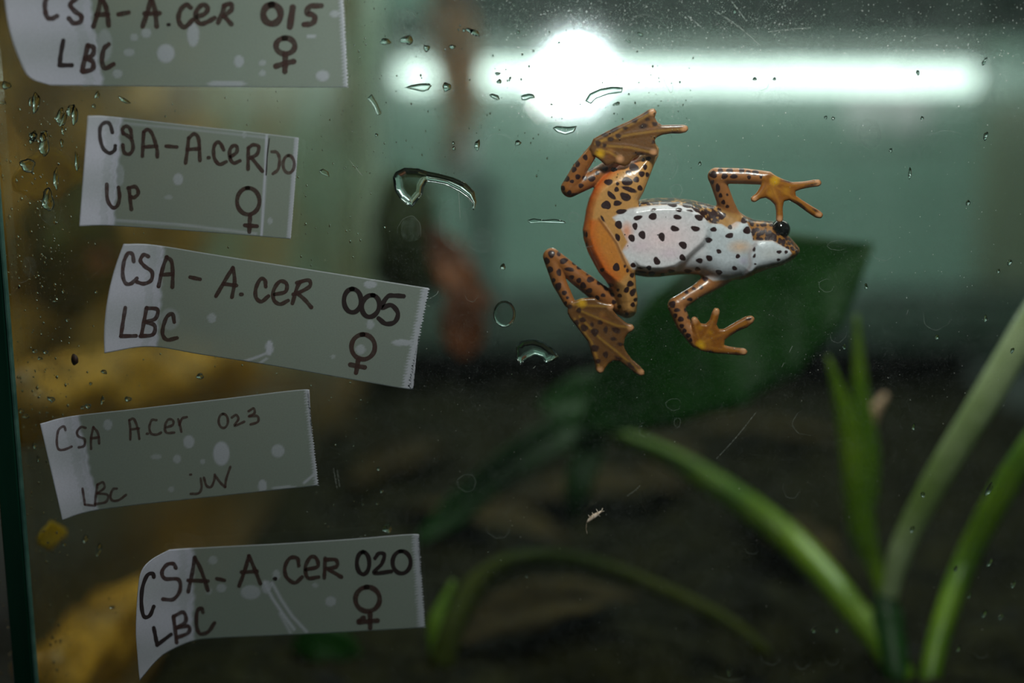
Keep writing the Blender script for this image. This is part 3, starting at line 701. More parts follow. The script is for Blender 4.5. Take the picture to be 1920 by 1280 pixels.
cr = segd(Z4([(175,318),(250,430),(318,530),(358,620),(400,715)])); paint(0.5*np.clip(1.0-cr/2.2, 0, 1), (226, 178, 140))
mf = np.maximum(inpoly(foot_u, 1.2), inpoly(foot_l, 1.2))*(yv < 1.9); paint(mf, (108, 70, 30))
mh = np.maximum(inpoly(hand_u, 1.2), inpoly(hand_l, 1.2))*(yv < 2.0); paint(mh, (142, 84, 16))
rs = np.random.RandomState(3)
for k in range(70):
    pl = (foot_u, foot_l, hand_u, hand_l)[k % 4]; q = pl.min(0)+(pl.max(0)-pl.min(0))*rs.rand(2)
    g = np.clip(1.2-np.hypot(U-q[0], W_-q[1])/rs.uniform(6, 12), 0, 1)
    if k % 4 < 2: paint(g*mf*0.55, [(96, 60, 22), (168, 112, 44), (120, 66, 26)][k % 3])
    else: paint(g*mh*0.5, [(196, 140, 20), (140, 80, 16), (178, 120, 30)][k % 3])
for Zf, pts in toes+fing:
    q = Zf(pts); d = segd(q)
    msk = mf if (Zf is Z1 or Zf is Z2) else mh
    paint(msk*0.38*np.clip(1.1-d/3.2, 0, 1), (196, 150, 56) if msk is mf else (190, 128, 34))
    paint(np.clip(1.35-np.hypot(U-q[-1][0], W_-q[-1][1])/7.0, 0, 1)*np.maximum(mf, mh), (206, 150, 104))
for (Zf, x, y) in ((Z1, 580, 432), (Z2, 490, 610), (Z3, 745, 155), (Z3, 300, 1140), (Z3, 610, 1150)):
    q = Zf([(x, y)])[0]; paint(0.9*np.clip(1.3-np.hypot(U-q[0], W_-q[1])/9, 0, 1)*np.maximum(mf, mh), (218, 168, 20))
# spots (zoom list: x, y, rx, ry, angle)
S4 = [(613,300,36,30,0),(483,313,38,20,-20),(461,384,22,32,-10),(522,458,29,37,-10),(432,486,27,34,-15),(320,371,30,37,-10),(311,478,22,33,-20),(824,306,38,20,10),(1010,309,40,25,15),(837,244,30,18,10),(930,251,30,11,8),(800,404,37,25,15),(977,405,38,23,10),(690,474,28,37,-20),(872,546,37,30,30),(646,682,28,35,-20),(868,652,25,30,-30),(580,740,22,20,0),(617,243,28,11,-10),(1132,411,27,21,0),(1092,502,33,22,15),(1270,464,34,24,-10),(1275,392,20,20,0),(1420,419,33,32,0),(1395,333,28,28,0),(1178,600,23,19,20),(1096,657,29,24,20),(1013,679,32,22,10),(1341,641,21,20,0),(1313,744,24,19,10),(1179,779,28,23,15),(915,767,35,16,0),(998,752,24,18,10),(770,768,30,16,0),(604,790,30,20,0),(697,797,20,12,0),(515,778,40,12,5),(502,743,30,9,5),(444,718,24,22,0),(480,805,20,15,0),(1061,836,25,22,0),(1695,604,21,16,-10),(1755,606,13,17,30),(1690,672,15,12,0),(1480,582,13,24,15),(1482,640,12,20,20),(1490,708,12,8,0),(340,258,46,22,-12),(640,183,34,16,-5),(720,172,32,22,0),(780,198,44,22,5),(905,208,38,20,8),(985,240,32,20,25),(1140,280,32,30,0),(1205,295,32,32,0),(1062,270,22,20,20),(1088,320,20,16,0),(1135,343,24,16,0),(300,735,31,35,0),(1215,178,16,22,0),(1255,215,12,14,0),(20,450,12,26,0),(45,540,10,20,0)]
S1 = [(643,645,33,24,0),(783,640,40,33,0),(833,536,37,28,0),(793,573,22,17,0),(893,583,25,21,0),(852,627,23,22,0),(712,658,14,14,0),(627,818,35,33,0),(710,803,33,20,0),(665,745,40,20,45),(770,755,45,28,30),(800,700,60,18,20),(705,700,18,20,0),(880,690,20,22,0),(917,532,17,22,0),(943,470,20,17,0),(905,480,14,14,0),(685,550,25,17,0),(935,590,15,20,0),(600,920,9,30,-30),(478,1040,11,22,0),(385,550,20,22,0),(410,508,20,25,0),(325,620,28,25,0),(413,605,22,20,0),(437,672,20,18,0),(465,615,18,18,0),(517,620,27,23,0),(512,550,18,20,0),(558,578,17,17,0),(350,725,18,20,0),(390,742,28,18,0),(300,690,18,20,0),(370,640,16,14,0),(620,545,20,18,0),(470,460,18,22,0)]
S2 = [(657,335,20,17,0),(867,340,13,18,0),(845,305,10,14,0),(790,500,14,13,0),(803,548,19,18,0),(860,500,20,28,30),(912,520,22,38,35),(933,582,16,18,0),(912,622,20,20,0),(890,450,30,25,0),(730,460,22,18,0),(905,380,18,22,0),(237,203,30,30,0),(300,200,17,22,0),(200,262,25,28,0),(228,333,24,27,0),(255,420,17,20,0),(295,470,25,35,0),(345,525,22,20,0),(370,565,15,13,0),(355,608,15,15,0),(340,260,38,22,-20),(433,280,24,17,0),(385,330,40,18,10),(470,310,24,24,0),(405,395,24,18,0),(465,422,22,22,0),(500,462,25,28,0),(560,415,30,25,0),(600,380,25,18,0),(550,505,30,20,0),(615,565,20,20,0),(665,545,20,17,0),(640,440,25,25,0),(690,480,20,28,0),(755,600,20,20,0),(300,355,20,30,0),(535,370,12,10,0),(740,540,22,16,30),(860,700,16,14,0),(800,640,18,16,0)]
S3 = [(375,118,24,22,0),(418,95,17,17,0),(443,128,19,18,0),(474,95,22,14,0),(500,130,24,14,0),(545,95,17,18,0),(585,105,15,14,0),(628,108,20,16,0),(590,135,12,12,0),(402,200,13,28,0),(418,245,12,15,0),(437,285,11,15,0),(460,310,11,10,0),(665,130,14,14,0),(328,745,18,14,0),(302,795,14,13,0),(258,803,12,10,0),(215,825,12,12,0),(235,868,18,12,0),(198,860,9,8,0),(130,897,22,20,0),(157,932,20,12,0),(180,987,18,17,0),(187,1027,14,14,0),(202,1055,13,15,0),(225,1085,15,15,0),(210,930,10,15,0),(148,965,12,15,0),(230,975,12,12,0),(240,1110,10,15,0),(370,165,10,14,0),(460,240,7,8,0)]
SF = [(Z1,(565,355,22,22,0)),(Z1,(613,370,15,17,0)),(Z1,(617,288,28,20,0)),(Z1,(660,325,25,17,0)),(Z1,(715,300,22,18,0)),(Z1,(685,253,35,18,-25)),(Z1,(768,240,20,15,0)),(Z1,(840,185,28,15,-25)),(Z1,(905,225,35,20,0)),(Z1,(925,125,22,10,-35)),(Z1,(935,175,17,12,0)),(Z1,(1150,225,46,9,0)),(Z1,(1130,274,30,7,0)),(Z1,(990,210,22,20,0)),(Z1,(985,345,20,15,0)),(Z1,(870,430,40,12,0)),
      (Z2,(390,640,22,20,0)),(Z2,(465,670,22,22,0)),(Z2,(440,775,28,28,0)),(Z2,(497,748,27,22,0)),(Z2,(508,815,35,27,0)),(Z2,(597,848,33,33,0)),(Z2,(685,830,17,30,0)),(Z2,(640,770,20,20,0)),(Z2,(775,835,40,22,30)),(Z2,(575,785,15,20,0)),(Z2,(750,905,25,18,0)),(Z2,(810,950,28,15,0)),(Z2,(595,983,35,28,0)),(Z2,(685,1035,25,25,0)),(Z2,(625,1090,25,18,0)),(Z2,(790,1065,36,14,20)),(Z2,(895,1125,46,14,40)),
      (Z3,(820,158,24,8,10)),(Z3,(965,180,30,6,-12)),(Z3,(900,300,40,8,36)),(Z3,(990,335,18,6,30)),(Z3,(530,1050,60,8,-28)),(Z3,(590,985,18,8,-20)),(Z3,(360,1182,20,8,5)),(Z3,(520,1190,20,5,5))]
SP = np.full(len(U), 30.0)
def spot(Zf, s_, reg=None):
    x, y, rx, ry, an = s_; k = {Z1: 4, Z2: 4.4125, Z3: 3.2, Z4: 4.571}[Zf]
    q = Zf([(x, y)])[0]; rx /= k; ry /= k; a = math.radians(an); c_, s2 = math.cos(a), math.sin(a)
    du = U-q[0]; dv = W_-q[1]; e1 = (du*c_+dv*s2)/rx; e2 = (-du*s2+dv*c_)/ry
    wob = 1+0.07*np.sin(3*np.arctan2(e2, e1)+q[0])+0.05*np.sin(2*np.arctan2(e2, e1)+q[1])
    d = (np.hypot(e1, e2)-wob)*min(rx, ry)
    if reg is not None: d = np.where(reg, d, 30.0)
    return d
onfoot = mf > 0.5; onhand = mh > 0.5
for L, Zf in ((S4, Z4), (S1, Z1), (S2, Z2), (S3, Z3)):
    for s_ in L: SP = np.minimum(SP, spot(Zf, s_, ~onfoot & ~onhand))
SOFT = np.full(len(U), 30.0)
for Zf, s_ in SF: SOFT = np.minimum(SOFT, spot(Zf, s_, onfoot | onhand))
# dense dark mesh pattern of the back, flank and upper head
def dense(mask, cell, r0, seed):
    global SP
    rg = np.random.RandomState(seed); sel = np.where(mask > 0.5)[0]
    if not len(sel): return
    p = V[sel]/cell; b = np.floor(p).astype(int); best = np.full(len(sel), 9.0)
    for i in (-1, 0, 1):
        for j in (-1, 0, 1):
            for k in (-1, 0, 1):
                g = b+np.array([i, j, k]); hsh = (g[:, 0]*73856093) ^ (g[:, 1]*19349663) ^ (g[:, 2]*83492791) ^ seed
                rr = np.stack([((hsh*(7919+q*104729)) & 0xffff)/65535.0 for q in range(3)], 1)
                best = np.minimum(best, np.linalg.norm(p-(g+0.15+0.7*rr), axis=1))
    SP[sel] = np.minimum(SP[sel], (best-r0)*cell/MMPX)
dorsal = (mw < 0.35) & ((inpoly(trunk, 1) > 0.5) | (inpoly(head, 1) > 0.5)) & (mth < 0.5) & ~onhand & ~onfoot & (W_ < 500) & ~((np.hypot((U-1375)/26, (W_-408)/24) < 1))
dense(dorsal.astype(float), 1.05, 0.60, 11)
backside = (yv > 6.5) & ~dorsal & (W_ < 1e9) & (mw < 0.3); dense(backside.astype(float), 1.6, 0.47, 5)
frogm, nt, out = newmat('frog_skin'); n = N(nt)
ca = n('Attribute'); ca.attribute_name = 'skin_tone'
sa = n('Attribute'); sa.attribute_name = 'spot_distance'; fa = n('Attribute'); fa.attribute_name = 'soft_spot_distance'
jn = noise(n, 900, 3, 0.6)
jm = n('MapRange'); jm.inputs[1].default_value = 0.3; jm.inputs[2].default_value = 0.7; jm.inputs[3].default_value = -1.0; jm.inputs[4].default_value = 1.0; n.link(jn.outputs['Fac'], jm.inputs[0])
def mask_of(src, amp, soft):
    ma = n('Math'); ma.operation = 'MULTIPLY_ADD'; ma.inputs[1].default_value = amp; n.link(jm.outputs[0], ma.inputs[0]); n.link(src, ma.inputs[2])
    mr = n('MapRange'); mr.inputs[1].default_value = -soft; mr.inputs[2].default_value = soft; mr.inputs[3].default_value = 1; mr.inputs[4].default_value = 0; n.link(ma.outputs[0], mr.inputs[0]); return mr.outputs[0]
tone = noise(n, 1400, 3, 0.7)
tr2 = ramp(n, tone.outputs['Fac'], [(0.3, (0.86,)*3), (0.7, (1.06,)*3)])
mul = n('Mix'); mul.data_type = 'RGBA'; mul.blend_type = 'MULTIPLY'; mul.inputs[0].default_value = 1
n.link(ca.outputs['Color'], mul.inputs[6]); n.link(tr2.outputs[0], mul.inputs[7])
m1 = n('Mix'); m1.data_type = 'RGBA'; n.link(mask_of(fa.outputs['Fac'], 1.0, 1.4), m1.inputs[0]); n.link(mul.outputs[2], m1.inputs[6]); m1.inputs[7].default_value = (*srgb(54, 30, 20), 1)
m2 = n('Mix'); m2.data_type = 'RGBA'; n.link(mask_of(sa.outputs['Fac'], 0.5, 0.75), m2.inputs[0]); n.link(m1.outputs[2], m2.inputs[6]); m2.inputs[7].default_value = (*srgb(44, 20, 22), 1)
b = n('BsdfPrincipled'); n.link(m2.outputs[2], b.inputs['Base Color']); b.inputs['Roughness'].default_value = 0.42
b.inputs['Coat Weight'].default_value = 0.55; b.inputs['Coat Roughness'].default_value = 0.13
b.inputs['Subsurface Weight'].default_value = 0.0
bp = n('Bump'); bp.inputs['Strength'].default_value = 0.25; bp.inputs['Distance'].default_value = 0.0002; n.link(tone.outputs['Fac'], bp.inputs['Height'])
n.link(bp.outputs[0], b.inputs['Normal']); n.link(bp.outputs[0], b.inputs['Coat Normal'])
n.link(b.outputs[0], out.inputs[0])
frog = quads_obj('frog', VW, Q, frogm)
tag(frog, 'orange and brown spotted frog with a white belly clinging to the glass', 'frog')
me = frog.data
at = me.attributes.new('skin_tone', 'FLOAT_COLOR', 'POINT'); at.data.foreach_set('color', np.hstack([C, np.ones((len(C), 1))]).astype(np.float32).ravel())
at = me.attributes.new('spot_distance', 'FLOAT', 'POINT'); at.data.foreach_set('value', SP.astype(np.float32))
at = me.attributes.new('soft_spot_distance', 'FLOAT', 'POINT'); at.data.foreach_set('value', SOFT.astype(np.float32))
eyem, nt, out = newmat('black_wet_eye'); n = N(nt); b = n('BsdfPrincipled'); b.inputs['Base Color'].default_value = (0.004, 0.004, 0.004, 1); b.inputs['Roughness'].default_value = 0.05; b.inputs['Coat Weight'].default_value = 1.0
n.link(b.outputs[0], out.inputs[0])
def ball(c, r, nu=24, nv=14, sq=(1, 1, 1)):
    v = []; f = []
    for i in range(nv+1):
        th = math.pi*i/nv
        for k in range(nu):
            p_ = 2*math.pi*k/nu; v.append((c[0]+r*sq[0]*math.sin(th)*math.cos(p_), c[1]+r*sq[1]*math.sin(th)*math.sin(p_), c[2]+r*sq[2]*math.cos(th)))
    for i in range(nv):
        for k in range(nu): f.append((i*nu+k, (i+1)*nu+k, (i+1)*nu+(k+1)%nu, i*nu+(k+1)%nu))
    return v, f
ec = P(1462.5, 430, PANE+0.0052)
v, f = ball(ec, 0.0024); mk('eye', v, f, eyem, frog)['label'] = 'glossy black eye'
ec2 = P(1452, 452, PANE+0.0118)
v, f = ball(ec2, 0.0018); mk('eye', v, f, eyem, frog)['label'] = 'glossy black eye'

# ================================================================== TAPE LABELS
def tape_mat():
    m, nt, out = newmat('frosted_tape'); n = N(nt)
    air = n('Attribute'); air.attribute_name = 'air'
    tr = n('BsdfTransparent'); tr.inputs[0].default_value = (0.92, 0.95, 0.92, 1)
    rc = ramp(n, air.outputs['Fac'], [(0.0, srgb(142,156,148)), (0.5, srgb(172,182,188)), (1.0, srgb(200,206,220))])
    gr = noise(n, 2500, 2, 0.7); gr_ = ramp(n, gr.outputs['Fac'], [(0.3, (0.93,)*3), (0.7, (1.05,)*3)])
    mul = n('Mix'); mul.data_type = 'RGBA'; mul.blend_type = 'MULTIPLY'; mul.inputs[0].default_value = 1; n.link(rc.outputs[0], mul.inputs[6]); n.link(gr_.outputs[0], mul.inputs[7])
    b = n('BsdfPrincipled'); b.inputs['Roughness'].default_value = 0.5; n.link(mul.outputs[2], b.inputs['Base Color'])
    tl = n('BsdfTranslucent'); n.link(mul.outputs[2], tl.inputs[0])
    md = n('MixShader'); md.inputs[0].default_value = 0.22; n.link(b.outputs[0], md.inputs[1]); n.link(tl.outputs[0], md.inputs[2])
    op = n('MapRange'); op.inputs[3].default_value = 0.64; op.inputs[4].default_value = 0.95; n.link(air.outputs['Fac'], op.inputs[0])
    mx = n('MixShader'); n.link(op.outputs[0], mx.inputs[0]); n.link(tr.outputs[0], mx.inputs[1]); n.link(md.outputs[0], mx.inputs[2])
    n.link(mx.outputs[0], out.inputs[0]); return m
def ink_mat(name, c, a0, a1):
    m, nt, out = newmat(name); n = N(nt)
    t = noise(n, 700, 3, 0.6); r = ramp(n, t.outputs['Fac'], [(0.3, (a0,)*3), (0.65, (a1,)*3)])
    tr = n('BsdfTransparent'); b = n('BsdfPrincipled'); b.inputs['Base Color'].default_value = (*c, 1); b.inputs['Roughness'].default_value = 0.55
    mx = n('MixShader'); n.link(r.outputs[0], mx.inputs[0]); n.link(tr.outputs[0], mx.inputs[1]); n.link(b.outputs[0], mx.inputs[2]); n.link(mx.outputs[0], out.inputs[0]); return m
TAPE = tape_mat()
INK = ink_mat('brown_marker_ink', srgb(58, 40, 36), 0.68, 0.92); INKD = ink_mat('dark_marker_ink', srgb(34, 26, 26), 0.85, 1.0); INKP = ink_mat('faint_marker_ink', srgb(70, 48, 44), 0.55, 0.8)
def tape(top, bot, xrel, slope, lift, band, bubbles, label, jag, letters, zx, zy, zs, rw, inkdefault, seams=(), left=None, rightmilk=9, lpts=None):
    top = catmull(np.array(top, float), 20); bot = catmull(np.array(bot, float), 20)
    def resamp(p, m):
        s_ = np.concatenate([[0], np.cumsum(np.linalg.norm(np.diff(p, axis=0), axis=1))]); u = np.linspace(0, s_[-1], m)
        return np.stack([np.interp(u, s_, p[:, q]) for q in (0, 1)], 1)
    nu, nv = 170, 70
    T = resamp(top, nu); B = resamp(bot, nu); vv_ = np.linspace(0, 1, nv)
    G = T[:, None, :]*(1-vv_)[None, :, None]+B[:, None, :]*vv_[None, :, None]
    if left is not None:     # bow the left edge
        for i in range(nu): G[i, :, 0] += left*4*vv_*(1-vv_)*max(0, 1-i/35)
    if lpts is not None:     # traced curl of the left end
        lp = catmull(np.array(lpts, float), 8); yy = G[0, :, 1]; dx = np.interp(yy, lp[:, 1], lp[:, 0])-G[0, :, 0]
        for i in range(nu): G[i, :, 0] += dx*max(0, 1-i/45)**1.5
    rg = np.random.RandomState(int(T[0, 0]*7+T[0, 1]) % 9999)
    for j in range(nv): G[-1, j, 0] += (2.2 if j % 2 else -1.2)*jag+rg.uniform(-0.8, 0.8)*jag
    xl = G[0, :, 0].min()
    wband = float(np.mean(xrel+slope*G[0, :, 1]-G[0, :, 0]))
    def lifty(x, y):
        xr = xrel+slope*y; t = np.clip((xr-x)/wband, 0, 1.5); return -0.00012-lift*t**1.6
    Xp, Yp = G[..., 0], G[..., 1]
    p3 = P(Xp, Yp, lifty(Xp, Yp))
    air = np.zeros((nu, nv))
    xr = xrel+slope*Yp+1.2*np.sin(Yp*0.31)+1.5*np.sin(Yp*0.09+1)
    d_in = Xp-xr
    air = np.maximum(air, np.clip(0.5-d_in/3, 0, 1)*(0.72+0.12*np.sin(Yp*0.05)))
    zig = 6*np.abs(((Yp*0.09) % 1)-0.5); air = np.where(np.abs(d_in+band*0.33+zig) < band*0.13, air*0.82, air)
    air = np.maximum(air, np.clip(1-np.abs(d_in+3)/7, 0, 1)*0.9)
    uu = np.linspace(0, 1, nu)[:, None]
    air = np.maximum(air, np.clip((Xp-(G[-1, :, 0][None, :]-rightmilk))/3, 0, 1)*0.62*(uu > 0.9))
    for (bx, by, rx, ry, a) in bubbles:
        q = np.hypot((Xp-bx)/rx, (Yp-by)/ry); air = np.maximum(air, np.clip((1.12-q)*5, 0, 1)*a)
        p3[..., 1] -= 0.00002*np.clip(1-q*q, 0, 1)
    for pl, a in seams:
        d = np.full(Xp.shape, 1e9)
        for s0, s1 in zip(pl[:-1], pl[1:]):
            e = np.array(s1, float)-np.array(s0, float); t = np.clip(((Xp-s0[0])*e[0]+(Yp-s0[1])*e[1])/(e@e), 0, 1)
            d = np.minimum(d, np.hypot(Xp-s0[0]-e[0]*t, Yp-s0[1]-e[1]*t))
        air = np.maximum(air, np.clip(1.6-d/2.2, 0, 1)*a)
    edge = np.minimum(vv_[None, :], 1-vv_[None, :]); air = np.maximum(air, np.clip(1-edge/0.014, 0, 1)*0.45+0*air)
    root = empty('tape_label', p3[nu//2, nv//2]); tag(root, label, 'tape label')
    th = np.array([0, 0.00008, 0])
    Vt = np.concatenate([p3.reshape(-1, 3), (p3+th).reshape(-1, 3)]); L = nu*nv; q_ = []
    ii, jj = np.meshgrid(np.arange(nu-1), np.arange(nv-1), indexing='ij'); a_ = (ii*nv+jj).ravel()
    q_.append(np.stack([a_, a_+1, a_+nv+1, a_+nv], 1))
    o = quads_obj('tape_film', p3.reshape(-1, 3), q_[0][:, ::-1], TAPE, root)
    at = o.data.attributes.new('air', 'FLOAT', 'POINT'); at.data.foreach_set('value', air.ravel().astype(np.float32))
    sm = o.modifiers.new('thickness', 'SOLIDIFY'); sm.thickness = 0.00009; sm.offset = 1
    cnt = 0
    for name, strokes, *opt in letters:
        ink = opt[0] if opt else inkdefault; rr = opt[1] if len(opt) > 1 else rw
        v = []; f = []
        for st in strokes:
            if st[0] == 'o':
                _, cx, cy, rx, ry, rot = st; tt = np.linspace(-1.7, -1.7+2*math.pi*1.02, 40); a = math.radians(rot)
                ex, ey = rx*np.cos(tt), ry*np.sin(tt); pts = np.stack([cx+ex*math.cos(a)-ey*math.sin(a), cy+ex*math.sin(a)+ey*math.cos(a)], 1)
            elif len(st) == 1: pts = np.array([(st[0][0]-3, st[0][1]), (st[0][0]+3, st[0][1])], float)
            else: pts = catmull(np.array(st, float), 9)
            pts = pts/zs+np.array([zx, zy]); r0 = rr/zs
            tg = np.gradient(pts, axis=0); tg /= np.linalg.norm(tg, axis=1)[:, None]+1e-9; nr = np.stack([-tg[:, 1], tg[:, 0]], 1)
            m_ = len(pts); cap0 = [(pts[0]-tg[0]*r0*math.cos(a)+nr[0]*r0*math.sin(a)*s_) for s_ in (1,) for a in ()]
            # round ends by shrinking the first and last few cross sections
            ext = [pts[0]-tg[0]*r0*c for c in (1.0, 0.8, 0.45)]; exw = [0.15, 0.6, 0.9]
            ex2 = [pts[-1]+tg[-1]*r0*c for c in (0.45, 0.8, 1.0)]; ex2w = [0.9, 0.6, 0.15]
            pp = np.vstack([ext, pts, ex2]); nn = np.vstack([[nr[0]]*3, nr, [nr[-1]]*3])
            ww = np.concatenate([exw, 1+0.08*np.sin(np.arange(m_)*0.7+cnt), ex2w])*r0
            A = pp+nn*ww[:, None]; Bq = pp-nn*ww[:, None]
            cnt += 1; dy = -0.00004-0.000006*(cnt % 6)
            s0 = len(v)
            for a, bq in zip(A, Bq):
                v.append(P(a[0], a[1], lifty(a[0], a[1])+dy)); v.append(P(bq[0], bq[1], lifty(bq[0], bq[1])+dy))
            for i in range(len(pp)-1): f.append((s0+2*i, s0+2*i+1, s0+2*i+3, s0+2*i+2))
        mk(name, v, f, ink, root, smooth=True)
    return root
E = lambda cx, cy, rx, ry, rot=0: ('o', cx, cy, rx, ry, rot)
tape([(4,-70),(120,-62),(400,-60),(640,-60)], [(95,160),(200,161),(400,163),(612,164),(652,164)], 168, 0.15, 0.004, 70,
     [(311,100,16,17,.55),(448,115,9,11,.5),(492,118,6,6,.4),(492,137,6,6,.4),(605,142,12,10,.55),(362,65,11,22,.5),(274,62,9,9,.4),(252,70,7,7,.35),(242,98,10,7,.35),(583,68,9,4,.5),(628,26,9,6,.45),(425,157,36,6,.5),(220,138,9,8,.4),(196,85,14,30,.3)],
     'topmost tape strip marked CSA-A.cer 015 LBC with a female sign', 1.0,
     [('letter', [[(262,-30),(240,10),(240,60),(252,92),(275,98),(302,85)]]), ('letter', [[(440,-40),(400,-5),(372,25),(395,58),(430,85),(425,115),(390,122),(365,97)]]),
      ('letter', [[(495,140),(520,60),(535,-20)], [(535,-20),(565,50),(575,135)], [(510,78),(572,76)]]), ('dash', [[(628,76),(680,66)]]),
      ('letter', [[(755,140),(785,50),(800,-12)], [(800,-12),(820,50),(830,140)], [(765,72),(845,70)]]), ('dot', [[(893,130)]], INKD, 9),
      ('letter', [[(1010,40),(985,25),(955,55),(945,100),(960,135),(985,140),(1020,105)]]), ('letter', [[(1042,90),(1085,72),(1100,42),(1075,25),(1045,50),(1035,92),(1060,125),(1100,115),(1135,95)]]),
      ('letter', [[(1155,120),(1180,60),(1186,30)], [(1186,30),(1220,20),(1226,50),(1185,85)], [(1187,85),(1225,128)]]),
      ('numeral', [E(1440,75,46,50)], INK, 18), ('numeral', [[(1550,40),(1535,140)]], INK, 18), ('numeral', [[(1700,30),(1640,35),(1625,70),(1655,78),(1668,100),(1650,125),(1610,130)]], INK, 15),
      ('letter', [[(335,215),(322,290),(315,345)], [(315,345),(380,345)]], INKD, 12), ('letter', [[(465,240),(440,350),(435,375)], [(465,240),(495,252),(490,290),(450,310)], [(450,310),(490,325),(490,365),(440,380)]]),
      ('letter', [[(575,235),(550,260),(540,320),(555,362),(600,340)]]), ('female_symbol', [E(1511,243,50,42), [(1510,290),(1509,340),(1508,378)], [(1460,350),(1510,335),(1555,325)]], INK, 15)],
     0, 0, 2.8235, 13, INK, lpts=[(4,-70),(8,0),(18,60),(35,110),(55,145),(95,160)])
tape([(165,217),(205,218),(330,232),(460,246),(560,258)], [(149,424),(205,423),(330,431),(450,440),(545,448)], 243, -0.07, 0.0035, 55,
     [(334,336,9,11,.45),(458,253,5,5,.35),(506,414,5,6,.35),(316,370,8,4,.25),(225,328,8,20,.3)],
     'tape strip marked CSA-A.cer UP with a torn right end, second from the top', 0.25,
     [('letter', [[(345,205),(325,140),(290,125),(250,160),(245,240),(270,330),(320,370),(360,350),(368,312)]], INKD), ('letter', [[(432,215),(425,180),(455,155),(488,180),(498,245)], [(432,212),(470,235),(500,265),(510,335),(480,378),(440,365),(427,305)]]),
      ('letter', [[(585,395),(590,300),(595,200)], [(595,200),(630,182),(665,222),(700,330),(705,400)], [(600,322),(700,315)]]), ('dash', [[(775,315),(860,322)]]),
      ('letter', [[(930,450),(945,340),(955,250)], [(955,250),(1000,217),(1035,262),(1045,430)], [(945,342),(1040,335)]]), ('dot', [[(1115,407)]]),
      ('letter', [[(1235,345),(1210,295),(1180,285),(1155,330),(1160,410),(1200,460),(1255,440)]]), ('letter', [[(1290,400),(1335,368),(1342,325),(1315,310),(1285,345),(1285,410),(1315,450),(1365,432)]]),
      ('letter', [[(1430,500),(1431,410),(1432,330)], [(1432,330),(1470,305),(1515,320),(1500,380),(1445,410)], [(1460,410),(1545,515)]]),
      ('ink_line', [[(1600,255),(1585,380),(1575,545)]], INKD, 5),
      ('numeral', [[(1620,360),(1660,365),(1682,420),(1670,500),(1630,535)]], INKP, 13), ('numeral', [E(1755,460,45,70)], INKP, 13),
      ('letter', [[(300,620),(305,740),(345,805),(385,790),(402,720),(393,645)]]), ('letter', [[(478,650),(487,740),(497,822)], [(470,650),(530,640),(552,690),(520,725),(490,718)]]),
      ('female_symbol', [E(1432,755,90,106), [(1447,865),(1443,930),(1440,1000)], [(1405,948),(1500,955)]], INK, 17)],
     130, 200, 4.2667, 15, INK, seams=[([(500,255),(497,330),(490,444)], .75), ([(160,224),(330,240),(500,258)], .3), ([(205,412),(330,420),(480,438)], .4)])
tape([(232,457),(290,459),(420,480),(600,508),(804,540)], [(196,662),(280,650),(380,665),(520,687),(755,728),(766,725)], 345, -0.08, 0.0045, 60,
     [(397,596,8,9,.4),(694,533,12,7,.5),(694,608,7,9,.4),(676,655,9,9,.4),(505,652,7,14,.7),(755,642,20,6,.5),(318,598,18,20,.25),(625,668,5,4,.3)],
     'long tape strip marked CSA-A.cer 005 LBC with a female sign', 1.2,
     [('letter', [[(212,150),(205,110),(180,105),(158,150),(150,220),(165,270),(195,275),(230,245)]]), ('letter', [[(295,122),(268,112),(250,145),(275,178),(315,208),(310,255),(270,275),(230,265)]]),
      ('letter', [[(352,290),(375,190),(398,125)], [(398,125),(425,150),(432,220),(430,295)], [(365,225),(432,220)]]), ('dash', [[(530,238),(585,250)]]),
      ('letter', [[(675,345),(730,250),(770,185)], [(770,185),(780,260),(765,350)], [(715,275),(790,285)]]), ('dot', [[(818,335)]]),
      ('letter', [[(955,290),(950,255),(925,250),(900,300),(900,350),(930,375),(970,345)]]), ('letter', [[(1005,335),(1065,320),(1072,275),(1035,262),(1000,310),(1000,365),(1035,390),(1080,370)]]),
      ('letter', [[(1105,385),(1130,300),(1150,265)], [(1130,270),(1195,255),(1202,290),(1140,325),(1110,335)], [(1135,330),(1175,365),(1212,408)]]),
      ('numeral', [E(1443,370,48,66)], INKD, 13), ('numeral', [E(1545,400,48,62,15)], INKD, 13), ('numeral', [[(1730,345),(1680,342),(1640,348),(1605,410),(1660,395),(1698,440),(1680,490),(1630,500),(1590,470)]], INKD, 13),
      ('letter', [[(165,410),(152,490),(140,570)], [(140,570),(225,568)]]), ('letter', [[(285,410),(270,490),(255,570)], [(285,412),(345,420),(335,470),(280,490)], [(280,490),(330,510),(320,560),(250,570)]]),
      ('letter', [[(440,490),(430,445),(400,460),(380,510),(375,560),(400,590),(455,580)]]), ('female_symbol', [E(1503,630,66,70), [(1475,700),(1470,740),(1463,775)], [(1430,730),(1512,745)]], INK, 13)],
     180, 440, 3.0, 11, INK, left=-12, seams=[([(505,660),(480,670),(455,678)], .6), ([(500,672),(485,682)], .5), ([(298,465),(262,640)], .5)], rightmilk=14)
